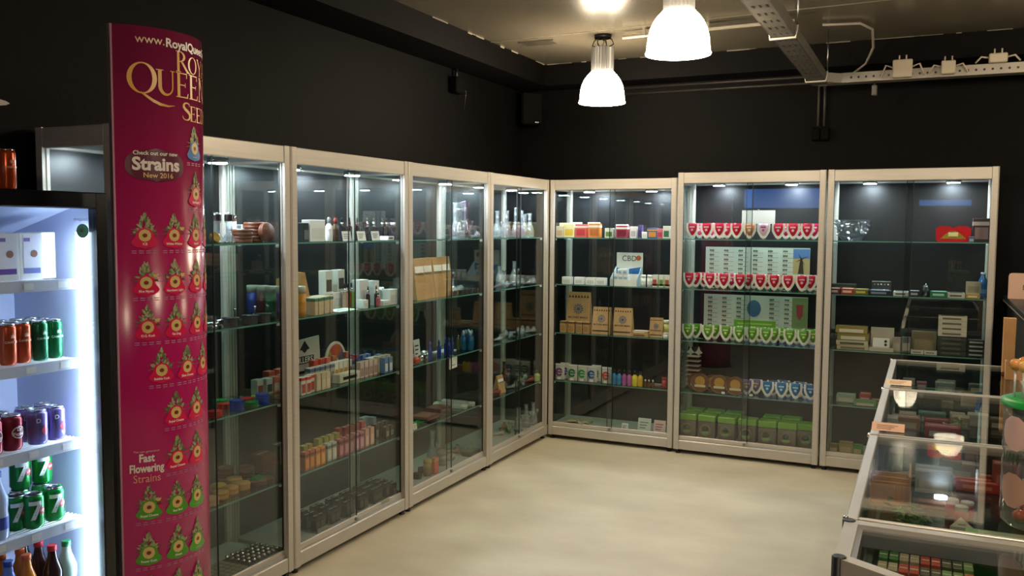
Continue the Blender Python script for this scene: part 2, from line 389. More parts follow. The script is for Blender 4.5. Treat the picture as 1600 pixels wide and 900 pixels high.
# ------------------------------------------------------------------ display cabinets
SPOTM=emis('led_puck',(.76,.88,1.0),SPOT_L)
SH=[1.55,1.193,.820,.446,.112]; DEP=.40
def make_cabinet(wd,H):
    t=empty('display_cabinet'); a=.0025; b=wd-.0025; p=.040
    def post(x0,y0,fr,fl):
        # outer corner rounded, inner faces grooved
        pl=[(0,.008),(.003,.003),(.008,0),(.040,0),(.040,.010),(.036,.012),(.036,.018),(.040,.020),(.040,.030),(.034,.034),(.030,.040),(.020,.040),(.018,.036),(.012,.036),(.010,.040),(0,.040)]
        q=[((x0+(px if fl>0 else p-px)),(y0+(py if fr>0 else p-py))) for px,py in pl]
        MB().prism(q,.03,H,'z').build('post',ALU,t)
    post(a,0,1,1); post(b-p,0,1,-1); post(a,DEP-p,-1,1); post(b-p,DEP-p,-1,-1)
    hz=H-.076
    for y0,y1 in ((.002,.022),(DEP-.022,DEP-.002)):
        MB().cbox(a+p,b-p,y0,y1,hz,H-.001,.003).build('header_rail',ALU,t); MB().cbox(a+p,b-p,y0,y1,.031,.098,.003).build('plinth_rail',ALU,t)
    for x0,x1 in ((a+.002,a+.022),(b-.022,b-.002)):
        MB().cbox(x0,x1,p,DEP-p,hz,H-.001,.003).build('header_rail',ALU,t); MB().cbox(x0,x1,p,DEP-p,.031,.098,.003).build('plinth_rail',ALU,t)
    MB().box(a+.02,b-.02,.02,DEP-.02,H-.012,H-.002).build('top_panel',ALUD,t)
    MB().box(a+.022,b-.022,.022,DEP-.022,hz+.012,hz+.02).build('ceiling_panel',mat('#8a8c90',.4),t)
    MB().box(a+.022,b-.022,.022,DEP-.022,.094,.112).build('base_deck',DECK,t)
    MB().box(a+p,b-p,DEP-.014,DEP-.006,.098,hz).build('back_panel',PANEL,t)
    for x in (a+.012,b-.016): MB().box(x,x+.004,p,DEP-p,.098,hz).build('side_pane',PANE,t)
    # sliding doors
    mid=wd/2
    for k,(x0,x1,y) in enumerate(((a+p-.006,mid+.02,.020),(mid-.02,b-p+.006,.030))):
        d=MB().box(x0,x1,y,y+.004,.128,hz+.004).build('sliding_door',PANE,t)
        MB().cbox(x0,x1,y-.004,y+.008,.099,.130,.002).build('door_rail',ALU,d)
        xe=x1 if k==0 else x0
        MB().box(xe-.002,xe+.002,y-.001,y+.005,.13,hz).build('edge_seal',BLACK,d)
        xo=x0 if k==0 else x1-.008
        MB().box(xo,xo+.008,y-.002,y+.006,.13,hz).build('side_seal',BLACK,d)
        if k==0: MB().lathe([(.009,-.012),(.009,.0)],10,(mid+.005,y-.004,.115),axis='y').build('lock',STEEL,d)
    for z in SH[:4]:
        s=MB().box(a+.018,b-.018,.045,DEP-.045,z-.008,z).build('shelf',SHELFG,t)
        MB().box(a+.018,b-.018,.0440,.0450,z-.0079,z-.0005).build('shelf_edge',EDGEG,s)
        for x in (a+.022,b-.040):
            for y in (.046,DEP-.07): MB().cbox(x,x+.016,y,y+.014,z-.022,z-.0085,.003).build('shelf_clip',WHITE,s)
    for u in (.25,.75):
        s=MB().lathe([(.046,hz-.010),(.046,hz+.012)],18,(u*wd,.2,0)).build('spotlight',CHROME,t)
        MB().lathe([(.039,hz-.0125),(.039,hz-.0102)],18,(u*wd,.2,0)).build('lens',SPOTM,s)
    for x in (a+.03,b-.03):
        for y in (.03,DEP-.03): MB().lathe([(.016,0),(.016,.008),(.009,.012),(.009,.032)],10,(x,y,0)).build('foot',BLACK,t)
    return t
CABS={}
LN=[-.0048,.9963,2.0142,3.0181,3.9922]
labs={'A':'glass display cabinet behind the magenta poster column','B':'silver-framed glass cabinet with rows of liquid boxes, second along left wall',
 'C':'silver-framed glass cabinet with kraft bags and blue bottles, third along left wall','D':'silver-framed glass cabinet with blown-glass pipes, in the left corner',
 'E':'rear glass cabinet in the corner, with kraft pouches','F':'middle rear glass cabinet full of seed packs','G':'right-hand rear glass cabinet with red tin and glass bowl'}
for i,c in enumerate('DCBA'):
    wd=LN[i+1]-LN[i]
    o=make_cabinet(wd,1.983); o.location=(0,-LN[i+1],0); o.rotation_euler=(0,0,pi/2); CABS[c]=('L',-LN[i+1],wd); tag(o,labs[c],'display cabinet','glass display cabinets round the walls')
for c,x0,x1,H,y in (('E',0.0,.9863,1.983,0),('F',.990,1.993,2.018,-.012),('G',1.998,3.0016,2.018,-.012)):
    o=make_cabinet(x1-x0,H); o.location=(x0,y,0); CABS[c]=('R',x0,x1-x0); tag(o,labs[c],'display cabinet','glass display cabinets round the walls')

# ------------------------------------------------------------------ drinks fridge
FX=.06; FY0,FY1,FT=-4.69,-4.062,1.735
LINER=mat('#b9c0da',.45,name='fridge_liner'); FBLK=mat('#0e0e10',.25,name='fridge_black')
t=empty('drinks_fridge',(0,0,0)); tag(t,'black upright drinks fridge with lit glass door','fridge')
x0=-.41; xb=FX-.05
MB().box(x0,xb,FY0,FY0+.03,.06,FT).build('side_panel',FBLK,t); MB().box(x0,xb,FY1-.03,FY1,.06,FT).build('side_panel',FBLK,t)
MB().box(x0,xb,FY0+.03,FY1-.03,FT-.03,FT).build('top_panel',FBLK,t); MB().box(x0,xb,FY0+.03,FY1-.03,.06,.25).build('base_panel',FBLK,t)
MB().box(x0,x0+.02,FY0+.03,FY1-.03,.25,FT-.03).build('back_liner',LINER,t)
for y in (FY0+.03,FY1-.034): MB().box(x0+.02,xb,y,y+.004,.25,FT-.03).build('side_liner',LINER,t)
MB().add([(x0+.02,FY0+.034,FT-.03),(x0+.02,FY1-.034,FT-.03),(x0+.02,FY1-.034,FT-.14),(x0+.02,FY0+.034,FT-.14),(xb-.02,FY0+.034,FT-.032),(xb-.02,FY1-.034,FT-.032)],[(3,2,5,4),(0,1,5,4),(0,3,4),(1,2,5),(0,1,2,3)]).build('air_duct',LINER,t)
d=MB(); y0,y1=FY0,FY1; z0,z1=.27,FT
d=empty('door'); d.parent=t
for a,b,c,e in ((y0,y0+.045,z0,z1),(y1-.045,y1,z0,z1),(y0+.045,y1-.045,z1-.055,z1),(y0+.045,y1-.045,z0,z0+.05)):
    MB().cbox(FX-.045,FX,a,b,c,e,.004).build('door_frame',FBLK,d)
MB().box(FX-.018,FX-.013,y0+.04,y1-.04,z0+.04,z1-.05).build('door_pane',PANE,d)
MB().cbox(FX,FX+.03,y0+.01,y0+.035,.8,1.2,.006).build('door_handle',FBLK,d)
LEDM=emis('fridge_led',(.60,.76,1.0),LED_L)
MB().box(-.02,.005,FY1-.066,FY1-.040,.30,1.60).build('light_strip',LEDM,t)
LEDD=emis('fridge_led_point',(.8,.9,1.0),LED_L*3)
for k in range(34): MB().lathe([(.0045,0),(.0045,.003)],8,(-.030,FY1-.037,.33+k*.037),axis='y').build('led_point',LEDD,t)
# round emblem on the pane
m=MB(); m.lathe([(.024,0),(.024,.0006)],20,(0,0,0),axis='x',cap=True)
m2=MB()
for k in range(7):
    a=pi/2+(k-3)*.5; L=.02-abs(k-3)*.003
    m2.add([(0,0,-.006),(0,L*math.cos(a)-.003*math.sin(a),-.006+L*math.sin(a)*.6),(0,L*1.1*math.cos(a),-.006+L*1.1*math.sin(a)),(0,L*.6*math.cos(a)+.003*math.sin(a),-.006+L*.6*math.sin(a))],[(0,1,2,3)])
e=m.build('round_emblem',mat('#2f8f86',.4),d); e.location=(FX-.0125,-4.155,1.605); e2=m2.build('emblem_leaf',mat('#1d4f5a',.4),e); e2.location=(.0008,0,0)
m=MB(); v,f=text2d('exquisit',.018); m.add([(FX-.012,-4.16+a,1.645+b) for a,b in v],f); m.build('door_lettering',mat('#5b62a8',.5),d)
FSH=[1.437,1.165,.885,.608,.30]
for z in FSH:
    s=MB().box(FX-.085,FX-.075,FY0+.05,FY1-.055,z-.030,z+.006).build('shelf',mat('#d4d8e6',.5),t)
    for k in range(18):
        x=-.36+k*.0185; MB().tube([(x,FY0+.045,z-.004),(x,FY1-.045,z-.004)],.0028,5).build('shelf_wire',WHITE,s)
    for k in range(4):
        y=-4.58+k*.125; MB().box(FX-.0745,FX-.0735,y,y+.035,z-.022,z-.002).build('price_tag',PAPER,s)
def fpos(px,z,x): return (x,uy(px,x,z),z)

# cans: body, lid, tab, print
def make_can(r,h,c1,c2,logo,lc):
    b=MB().lathe([(r*.78,0),(r*.86,.003),(r,.012),(r,h-.014),(r*.86,h-.004)],18).build('drink_can',mat(c1,.25,.5))
    MB().lathe([(r*.88,h-.004),(r*.88,h),(r*.80,h),(r*.78,h-.004),(.0001,h-.004)],18,cap=False).build('can_lid',CHROME,b)
    MB().box(-r*.2,r*.25,-r*.15,r*.15,h-.004,h-.001).build('pull_tab',STEEL,b)
    def wrap(x,z): # print wraps on the front (-y)
        a=x/r; return ((r+.001)*math.sin(a),-(r+.001)*math.cos(a),z)
    m=MB()
    if logo=='pepper':
        n=20
        for (rx,rz,mi,o) in ((.024,.020,0,0),(.021,.017,1,.0003)):
            vs=[wrap(0,h*.52)]+[wrap(rx*math.cos(2*pi*k/n),h*.52+rz*math.sin(2*pi*k/n)) for k in range(n)]
            vs=[(x*(1+o*20),y-o,z) for x,y,z in vs]; m.add(vs,[(0,1+k,1+(k+1)%n) for k in range(n)],mi)
        for st,zz,sz in (('Dr',.010,.015),('Pepper',-.005,.0145)):
            v,f=text2d(st,sz,.02); m.add([(x_*1.02,y_-.0008,z_) for x_,y_,z_ in [wrap(a,h*.52+zz+b_) for a,b_ in v]],f,0)
        m.build('printed_logo',[mat('#f0e8e8',.4),mat('#7a0f1c',.4)],b)
    elif logo=='seven':
        for k in range(6):
            xa,xb=-.026+k*.0065,-.026+(k+1)*.0065; m.add([wrap(xa,h*.70),wrap(xb,h*.70),wrap(xb,h*.70+.013),wrap(xa,h*.70+.013)],[(0,1,2,3)],0)
        for k in range(5):
            za,zb=h*.28+k*.0105,h*.28+(k+1)*.0105; xa,xb=-.014+k*.0045,-.014+(k+1)*.0045; m.add([wrap(xa-.007,za),wrap(xa+.007,za),wrap(xb+.007,zb),wrap(xb-.007,zb)],[(0,1,2,3)],0)
        n=14; vs=[(x,y-.0005,z) for x,y,z in [wrap(.016,h*.52)]+[wrap(.016+.011*math.cos(2*pi*k/n),h*.52+.013*math.sin(2*pi*k/n)) for k in range(n)]]
        m.add(vs,[(0,1+k,1+(k+1)%n) for k in range(n)],1)
        v,f=text2d('UP',.012,.02); m.add([(x,y-.001,z) for x,y,z in [wrap(.016+a,h*.52+b_) for a,b_ in v]],f,0)
        m.build('printed_logo',[mat('#eef2ee',.4),mat('#c4182c',.4)],b)
    elif logo=='leaf':
        for k in range(7):
            a=pi/2+(k-3)*.5; L=.016-abs(k-3)*.0025
            m.add([wrap(0,h*.66),wrap(L*.5*math.cos(a+.2),h*.66+L*.5*math.sin(a+.2)),wrap(L*math.cos(a),h*.66+L*math.sin(a)),wrap(L*.5*math.cos(a-.2),h*.66+L*.5*math.sin(a-.2))],[(0,1,2,3)])
        v,f=text2d('CANNABIS',.010,.02); m.add([wrap(a,h*.56+b_) for a,b_ in v],f,0)
        m.build('printed_logo',mat(lc,.4),b)
    elif logo=='patch':
        m.add([wrap(.008,h*.25),wrap(.020,h*.42),wrap(.008,h*.58),wrap(-.004,h*.42)],[(0,1,2,3)],0); 
        v,f=text2d('D',.02,.02); m.add([wrap(-.012+a,h*.7+b_) for a,b_ in v],f,1)
        m.build('printed_logo',[mat('#d03048',.4),mat('#efeff8',.4)],b)
    return b
ORD=['leftmost','second','third','fourth','fifth','sixth','seventh','eighth','ninth','tenth','eleventh','twelfth','thirteenth','fourteenth','fifteenth','sixteenth','seventeenth','eighteenth','nineteenth','twentieth','twenty-first','twenty-second','twenty-third','twenty-fourth','twenty-fifth']
def olab(i,n,desc,place):
    if n==1: return '%s, %s'%(desc,place)
    if i==0: return 'leftmost %s, %s'%(desc,place)
    if i==n-1: return 'rightmost %s, %s'%(desc,place)
    return '%s %s from left, %s'%(ORD[i],desc,place)
def can_rows(key,args,px0,step,n,rows,z,desc,place,grp,x0=-.075,rz=pi/2,dx=-.058,name=None):
    ya=uy(px0,x0,z+.06)
    for r_ in range(rows):
        for i in range(n):
            o=inst(key,make_can,*args); o.location=(x0-(args[0]*2+.003)*r_-.004*i, ya+i*step+(.006 if r_%2 else 0), z); o.rotation_euler=(0,0,rz+random.uniform(-.15,.15))
            if name: o.name=name
            tag(o,(olab(i,n,desc,place) if r_==0 else olab(i,n,desc,['','second row','third row'][r_]+' of '+place)),'can',grp if r_==0 else grp+' in the back rows')
can_rows('oc',(.0265,.134,'#c8501f','#c8501f','leaf','#f0c9a8'),12,.054,2,3,1.171,'slim orange can','upper fridge shelf','slim orange cans in the fridge')
can_rows('gc',(.0265,.134,'#0f6a3a','#0f6a3a','leaf','#cfe8d8'),62,.058,2,3,1.171,'slim green leaf-print can','upper fridge shelf','slim green cans in the fridge')
can_rows('dp',(.033,.116,'#8d1626','#8d1626','pepper','#ffffff'),-14,.072,2,2,.891,'dark red soda can','middle fridge shelf','dark red cans in the fridge',x0=-.07)
can_rows('pc',(.033,.116,'#7d6fae','#7d6fae','patch','#ffffff'),58,.070,2,2,.891,'purple soda can','middle fridge shelf','purple cans in the fridge',x0=-.075)
for i,(px,x,z,lb) in enumerate(((53,-.065,.614,'front left green soda can with red dot, fridge'),(85,-.075,.614,'front right green soda can with red dot, fridge'),(25,-.1,.614,'half hidden green soda can behind the bottle'),(32,-.145,.731,'upper left green soda can stacked in the fridge'),(66,-.145,.731,'upper right green soda can stacked in the fridge'),(32,-.145,.614,None),(66,-.145,.614,None))):
    o=inst('su',make_can,.033,.116,'#118a3a','#118a3a','seven','#ffffff'); o.location=fpos(px,z,x); o.location.z=z; o.rotation_euler=(0,0,pi/2-.25)
    tag(o,lb or ('left' if px<50 else 'right')+' green soda can carrying a stacked one, fridge','can','green cans on the lower fridge shelf')
# bottles
def make_bottle(r,h,body,cap,capc,labc=None,name='drink_bottle'):
    b=MB().lathe([(r*.8,0),(r,.008),(r,h*.35),(r*.93,h*.42),(r,h*.5),(r,h*.62),(r*.5,h*.82),(r*.42,h*.9),(r*.42,h*.93)],16).build(name,body)
    MB().lathe([(r*.48,h*.92),(r*.48,h),(r*.44,h*1.004)],14).build('cap',cap,b)
    if labc: MB().lathe([(r+.0006,h*.16),(r+.0006,h*.34)],16,cap=False).build('wrap_label',labc,b)
    return b
COLA=mat('#2a1410',.12); 
for i,(px,x,capc,body,lb) in enumerate(((34,-.135,'#e2661c','#d98a2c','small orange-capped bottle behind another, bottom fridge shelf'),(44,-.065,'#e2661c','#cf7a1e','front orange-capped bottle, bottom fridge shelf'),(16,-.065,'#2d4fb0','#5f7fd0','blue-capped bottle, bottom fridge shelf'),(63,-.14,'#c3202c','#3a1a18','rear red-capped cola bottle, bottom fridge shelf'),(84,-.065,'#c3202c','#2a1410','front red-capped cola bottle, bottom fridge shelf'),(40,-.21,'#c3202c','#2a1410','farthest red-capped cola bottle, bottom fridge shelf'),(106,-.06,'#1d8a4a','#bcd8c6','green-capped clear bottle near the light strip, bottom fridge shelf'),(5,-.14,'#e2661c','#cf7a1e','orange-capped bottle at the left edge, bottom fridge shelf'))):
    key=(capc,body); o=inst(key,make_bottle,.032,.225,mat(body,.12),mat(capc,.4),capc,mat('#c9b7b0',.5)); o.location=fpos(px,.306,x); o.location.z=.306; tag(o,lb,'bottle','bottles at the bottom of the fridge')
o=make_bottle(.033,.22,mat('#aebfe0',.1),mat('#2b3f9a',.4),0,mat('#3850b0',.4),'water_bottle'); o.location=fpos(-3,.614,-.065); o.location.z=.614; tag(o,'pale blue water bottle at the left edge, lower fridge shelf','bottle')
def fbox(px,x,lb,c2):
    y=uy(px,x,1.5); b=MB().cbox(x-.09,x,y-.04,y+.04,1.443,1.443+.155,.002).build('ice_box',WHITE); tag(b,lb,'carton','white cartons on the top fridge shelf')
    MB().box(x,x+.0008,y-.03,y+.03,1.465,1.59).build('printed_panel',mat('#e3e1ee',.5),b); MB().box(x+.0008,x+.0014,y-.03,y+.03,1.465,1.483).build('print_band',mat(c2,.5),b)
    MB().box(x+.0008,x+.0014,y-.028,y-.006,1.57,1.582).build('print_tag',mat('#7b62a8',.5),b); MB().lathe([(.012,0),(.012,.0006)],12,(x+.001,y+.008,1.53),axis='x').build('print_dot',mat('#8a5a4a',.5),b)
fbox(12,-.05,'white carton with purple band, top fridge shelf','#6a3fa0'); fbox(50,-.06,'white carton with blue band, top fridge shelf','#6f78b8')
b=MB().cbox(-.17,-.10,-4.20,-4.145,1.443,1.6,.002).build('ice_box',WHITE); tag(b,'plain white carton beside the fridge light strip','carton')
MB().box(-.0995,-.099,-4.195,-4.15,1.47,1.58).build('printed_panel',PAPER,b)
# on top of the fridge
o=inst('oc',make_can,0); o.location=(-.1,uy(11,-.1,1.8),FT); o.rotation_euler=(0,0,pi/2); tag(o,'slim orange can standing on top of the fridge','can'); o.pop('group',None)
t=empty('wooden_ornament',(-.2,-4.33,FT)); tag(t,'pale carved wooden ornament behind the can on the fridge','ornament')
MB().prism([(-.09,0),(.10,0),(.09,.03),(.055,.08),(.04,.15),(.01,.17),(-.05,.17),(-.08,.1)],-.02,.02,'x').build('body',WOODL,t)
MB().prism([(-.03,.11),(.02,.11),(.02,.125),(-.01,.145),(-.03,.15)],.0195,.022,'x').build('carved_slot',mat('#6f4a26',.6),t)
t=empty('pennant_sign',(-.3,-4.30,FT)); tag(t,'white-edged dark pennant pointing right above the fridge','sign')
MB().tube([(0,-.25,0),(0,-.25,.40)],.006,8).build('pole',BLK2,t); MB().lathe([(.05,0),(.05,.01),(.01,.015)],16,(0,-.25,0)).build('foot',BLK2,t)
MB().prism([(-.25,.37),(.13,.317),(.145,.310),(.13,.303),(-.25,.235)],-.004,.004,'x').build('pennant_edge',mat('#c9c2bb',.6),t)
MB().prism([(-.25,.345),(.085,.310),(-.25,.265)],.004,.0055,'x').build('pennant_face',mat('#3a2a20',.6),t)

# ------------------------------------------------------------------ poster column
PCX,PCY,PR,PA0,PA1,PH=.342,-4.206,.212,math.radians(-55),math.radians(121),2.205
def pw(s,z,off=.0012):
    a=s/PR; return (PCX+(PR+off)*math.cos(a),PCY+(PR+off)*math.sin(a),z)
def A(deg): return math.radians(deg)*PR
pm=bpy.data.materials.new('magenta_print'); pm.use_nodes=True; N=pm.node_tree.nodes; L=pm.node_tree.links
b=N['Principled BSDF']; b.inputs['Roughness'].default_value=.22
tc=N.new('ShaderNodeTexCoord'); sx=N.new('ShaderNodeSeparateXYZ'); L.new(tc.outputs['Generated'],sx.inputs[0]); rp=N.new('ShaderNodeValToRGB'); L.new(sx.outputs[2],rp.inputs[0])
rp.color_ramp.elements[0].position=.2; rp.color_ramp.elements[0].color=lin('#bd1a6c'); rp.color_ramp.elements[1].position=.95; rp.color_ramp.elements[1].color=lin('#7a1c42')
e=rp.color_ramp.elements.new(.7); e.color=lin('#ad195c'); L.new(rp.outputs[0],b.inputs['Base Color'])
t=empty('poster_column',(0,0,0)); tag(t,'tall curved magenta poster column with gold lettering beside the fridge','poster column')
n=44; m=MB(); vs=[]; fs=[]
for zz in (.02,PH):
    for rr in (0,-.004):
        for k in range(n+1):
            a=PA0+(PA1-PA0)*k/n; vs.append((PCX+(PR+rr)*math.cos(a),PCY+(PR+rr)*math.sin(a),zz))
q=n+1
for k in range(n):
    fs+=[(k,k+1,2*q+k+1,2*q+k),(q+k+1,q+k,3*q+k,3*q+k+1),(k,q+k,q+k+1,k+1),(2*q+k,2*q+k+1,3*q+k+1,3*q+k)]
m.add(vs,fs,0,True); m.add([vs[0],vs[q],vs[3*q],vs[2*q]],[(0,1,2,3)]); m.add([vs[n],vs[q+n],vs[3*q+n],vs[2*q+n]],[(0,1,2,3)])
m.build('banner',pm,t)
pa=(PCX+PR*math.cos(PA0),PCY+PR*math.sin(PA0)); pb=(PCX+PR*math.cos(PA1),PCY+PR*math.sin(PA1))
m=MB(); dx,dy=pb[0]-pa[0],pb[1]-pa[1]; l=math.hypot(dx,dy); nx,ny=dy/l*.005,-dx/l*.005
m.prism([(pa[0]-nx*1.2,pa[1]-ny*1.2),(pb[0]-nx*1.2,pb[1]-ny*1.2),(pb[0]-nx*2.4,pb[1]-ny*2.4),(pa[0]-nx*2.4,pa[1]-ny*2.4)],.02,PH,'z'); m.build('back_board',mat('#2a1520',.6),t)
m=MB(); m.prism([(PCX+(PR+.02)*math.cos(PA0+(PA1-PA0)*k/20),PCY+(PR+.02)*math.sin(PA0+(PA1-PA0)*k/20)) for k in range(21)],0,.018,'z'); m.build('foot_plate',BLK2,t)
m=MB(); m.tube([(pa[0],pa[1]-.002,.02),(pa[0],pa[1]-.002,PH)],.0035,6); m.build('edge_trim',mat('#b98a98',.4),t)

# hand-drawn roman capitals, cap height 1, returns advance width
def roman(ch):
    Q=[]
    def quad(*p): Q.append(list(p))
    def rect(x0,x1,y0,y1): Q.append([(x0,y0),(x1,y0),(x1,y1),(x0,y1)])
    def ring(cx,cy,rx,ry,th,tv,a0=0,a1=360,n=28):
        for k in range(n):
            p=[math.radians(a0+(a1-a0)*(k+j)/n) for j in (0,1)]
            o=[(cx+rx*math.cos(a),cy+ry*math.sin(a)) for a in p]; i=[(cx+(rx-th)*math.cos(a),cy+(ry-tv)*math.sin(a)) for a in p]
            Q.append([o[0],o[1],i[1],i[0]])
    def stem(x,y0=0,y1=1,w_=.14,s0=True,s1=True):
        rect(x,x+w_,y0,y1)
        if s0: rect(x-.07,x+w_+.07,y0,y0+.035)
        if s1: rect(x-.07,x+w_+.07,y1-.035,y1)
    W=.8
    if ch in 'OQ':
        ring(.5,.5,.5,.52,.16,.045); W=1.05
        if ch=='Q':
            P=[(.45,.03,.05),(.62,-.08,.10),(.85,-.22,.11),(1.1,-.32,.10),(1.4,-.36,.06),(1.66,-.32,.012)]
            for a,b_ in zip(P,P[1:]): quad((a[0],a[1]+a[2]/2),(b_[0],b_[1]+b_[2]/2),(b_[0],b_[1]-b_[2]/2),(a[0],a[1]-a[2]/2))
    elif ch=='R':
        stem(.08); ring(.22,.74,.36,.26,.14,.045,-90,90,14); quad((.30,.49),(.44,.49),(.84,.03),(.66,.03)); rect(.66,.92,0,.035); W=.88
    elif ch=='Y':
        quad((.0,1),(.16,1),(.50,.45),(.36,.45)); quad((.74,1),(.80,1),(.50,.45),(.44,.45)); rect(.36,.50,0,.5); rect(.27,.59,0,.035); rect(-.06,.22,.965,1); rect(.66,.88,.965,1); W=.84
    elif ch=='A':
        quad((.40,1),(.46,1),(.12,0),(.06,0)); quad((.38,1),(.50,1),(.86,0),(.70,0)); rect(.24,.62,.32,.37); rect(-.02,.2,0,.035); rect(.62,.94,0,.035); W=.92
    elif ch=='L': stem(.08); rect(.2,.66,0,.05); quad((.60,.05),(.66,.05),(.70,.2),(.66,.2)); W=.72
    elif ch=='U':
        rect(.10,.25,.35,1); rect(.70,.76,.35,1); rect(.02,.33,.965,1); rect(.62,.84,.965,1)
        for k in range(16):
            p=[math.radians(180+180*(k+j)/16) for j in (0,1)]
            o=[(.43+.33*math.cos(a),.36+.38*math.sin(a)) for a in p]; i=[(.475+.225*math.cos(a),.36+.29*math.sin(a)) for a in p]; Q.append([o[0],o[1],i[1],i[0]])
        W=.88
    elif ch=='E':
        stem(.08); rect(.2,.62,.955,1); rect(.2,.52,.49,.53); rect(.2,.66,0,.045); quad((.57,.80),(.61,.80),(.62,.955),(.58,.955)); quad((.60,.045),(.66,.045),(.70,.2),(.66,.2)); rect(.49,.52,.42,.6); W=.74
    elif ch=='N':
        rect(.12,.18,0,1); rect(.76,.82,0,1); quad((.06,1),(.24,1),(.82,0),(.70,0)); rect(.03,.27,0,.035); rect(.67,.91,.965,1); W=.95
    elif ch=='S':
        P=[(.52,.80,.03),(.50,.93,.05),(.36,.97,.06),(.20,.93,.09),(.13,.80,.13),(.18,.66,.15),(.34,.54,.17),(.50,.42,.16),(.56,.26,.14),(.50,.10,.10),(.34,.03,.06),(.17,.05,.05),(.09,.14,.04),(.07,.24,.03)]
        for i in range(len(P)-1):
            a,b_=P[i],P[i+1]; dx,dy=b_[0]-a[0],b_[1]-a[1]; l_=math.hypot(dx,dy); nx,ny=-dy/l_,dx/l_
            quad((a[0]+nx*a[2]/2,a[1]+ny*a[2]/2),(b_[0]+nx*b_[2]/2,b_[1]+ny*b_[2]/2),(b_[0]-nx*b_[2]/2,b_[1]-ny*b_[2]/2),(a[0]-nx*a[2]/2,a[1]-ny*a[2]/2))
        W=.66
    elif ch=='D': stem(.08); ring(.2,.5,.62,.5,.15,.045,-90,90,16); W=.9
    return Q,W
GOLDP=mat('#d9a03c',.35,name='gold_print'); WHP=mat('#eadfd6',.4,name='white_print')
def roman_word(st,s0,z0,h,sx=1.,name='gold_lettering'):
    m=MB(); x=s0
    for ch in st:
        Q,W=roman(ch)
        for q_ in Q: m.add([pw(x+a*h*sx,z0+b_*h) for a,b_ in q_],[tuple(range(len(q_)))])
        x+=W*h*sx
    m.build(name,GOLDP,t)
roman_word('Q',A(-44.5),2.012,.088,.95); roman_word('UEEN',A(-23),2.012,.074,.98)
roman_word('R',A(-5.5),2.088,.062,1.05); roman_word('OYAL',A(8),2.090,.050,.95)
roman_word('S',A(-.5),1.945,.055,1.2); roman_word('EEDS',A(9.5),1.945,.046,1.0)
def ptext(st,size,s,z,mt,bold=0.,align='c',name='lettering',sxx=1.,off=.0016):
    v,f=text2d(st,size,bold)
    x0=min(a for a,_ in v) if align=='l' else 0
    MB().add([pw(s+(a-x0)*sxx,z+b_,off) for a,b_ in v],f).build(name,mt,t)
ptext('www.',.036,A(-38),2.168,mat('#d9b99a',.4),0,'l'); ptext('RoyalQueenSeeds.com',.036,A(-14),2.166,WHP,.025,'l')
def rows_blob(m,s,z,hw,z0,z1,mi,nr=10,nc=6,off=.0012):
    for i in range(nr):
        za,zb=z0+(z1-z0)*i/nr,z0+(z1-z0)*(i+1)/nr; wa,wb=hw(za),hw(zb)
        for j in range(nc):
            u0,u1=-1+2*j/nc,-1+2*(j+1)/nc
            m.add([pw(s+u0*wa,z+za,off),pw(s+u1*wa,z+za,off),pw(s+u1*wb,z+zb,off),pw(s+u0*wb,z+zb,off)],[(0,1,2,3)],mi,True)
m=MB(); rows_blob(m,A(-23.5),1.803,lambda z_:.088*max(0,1-(abs(z_)/.05)**2.6)**.5,-.05,.05,0,14,12,.0012); m.build('dark_oval',mat('#5a1230',.35),t)
ptext('Check out our new',.0165,A(-23.5),1.838,WHP,.02); ptext('Strains',.052,A(-23),1.805,WHP,.035); ptext('New 2016',.021,A(-22),1.773,mat('#e6c07a',.4),.01)
ptext('The new generation',.009,A(-36),.949,mat('#e6c0b0',.4)); ptext('Fast',.034,A(-36),.928,WHP,.03,sxx=.8); ptext('Flowering',.034,A(-36),.897,WHP,.03,sxx=.72); ptext('Strains',.034,A(-36),.866,mat('#e6a08a',.4),0,sxx=.85)
LEAF=[mat(c,.6) for c in ('#7a8556','#98a06e','#55653f','#aaa67e')]
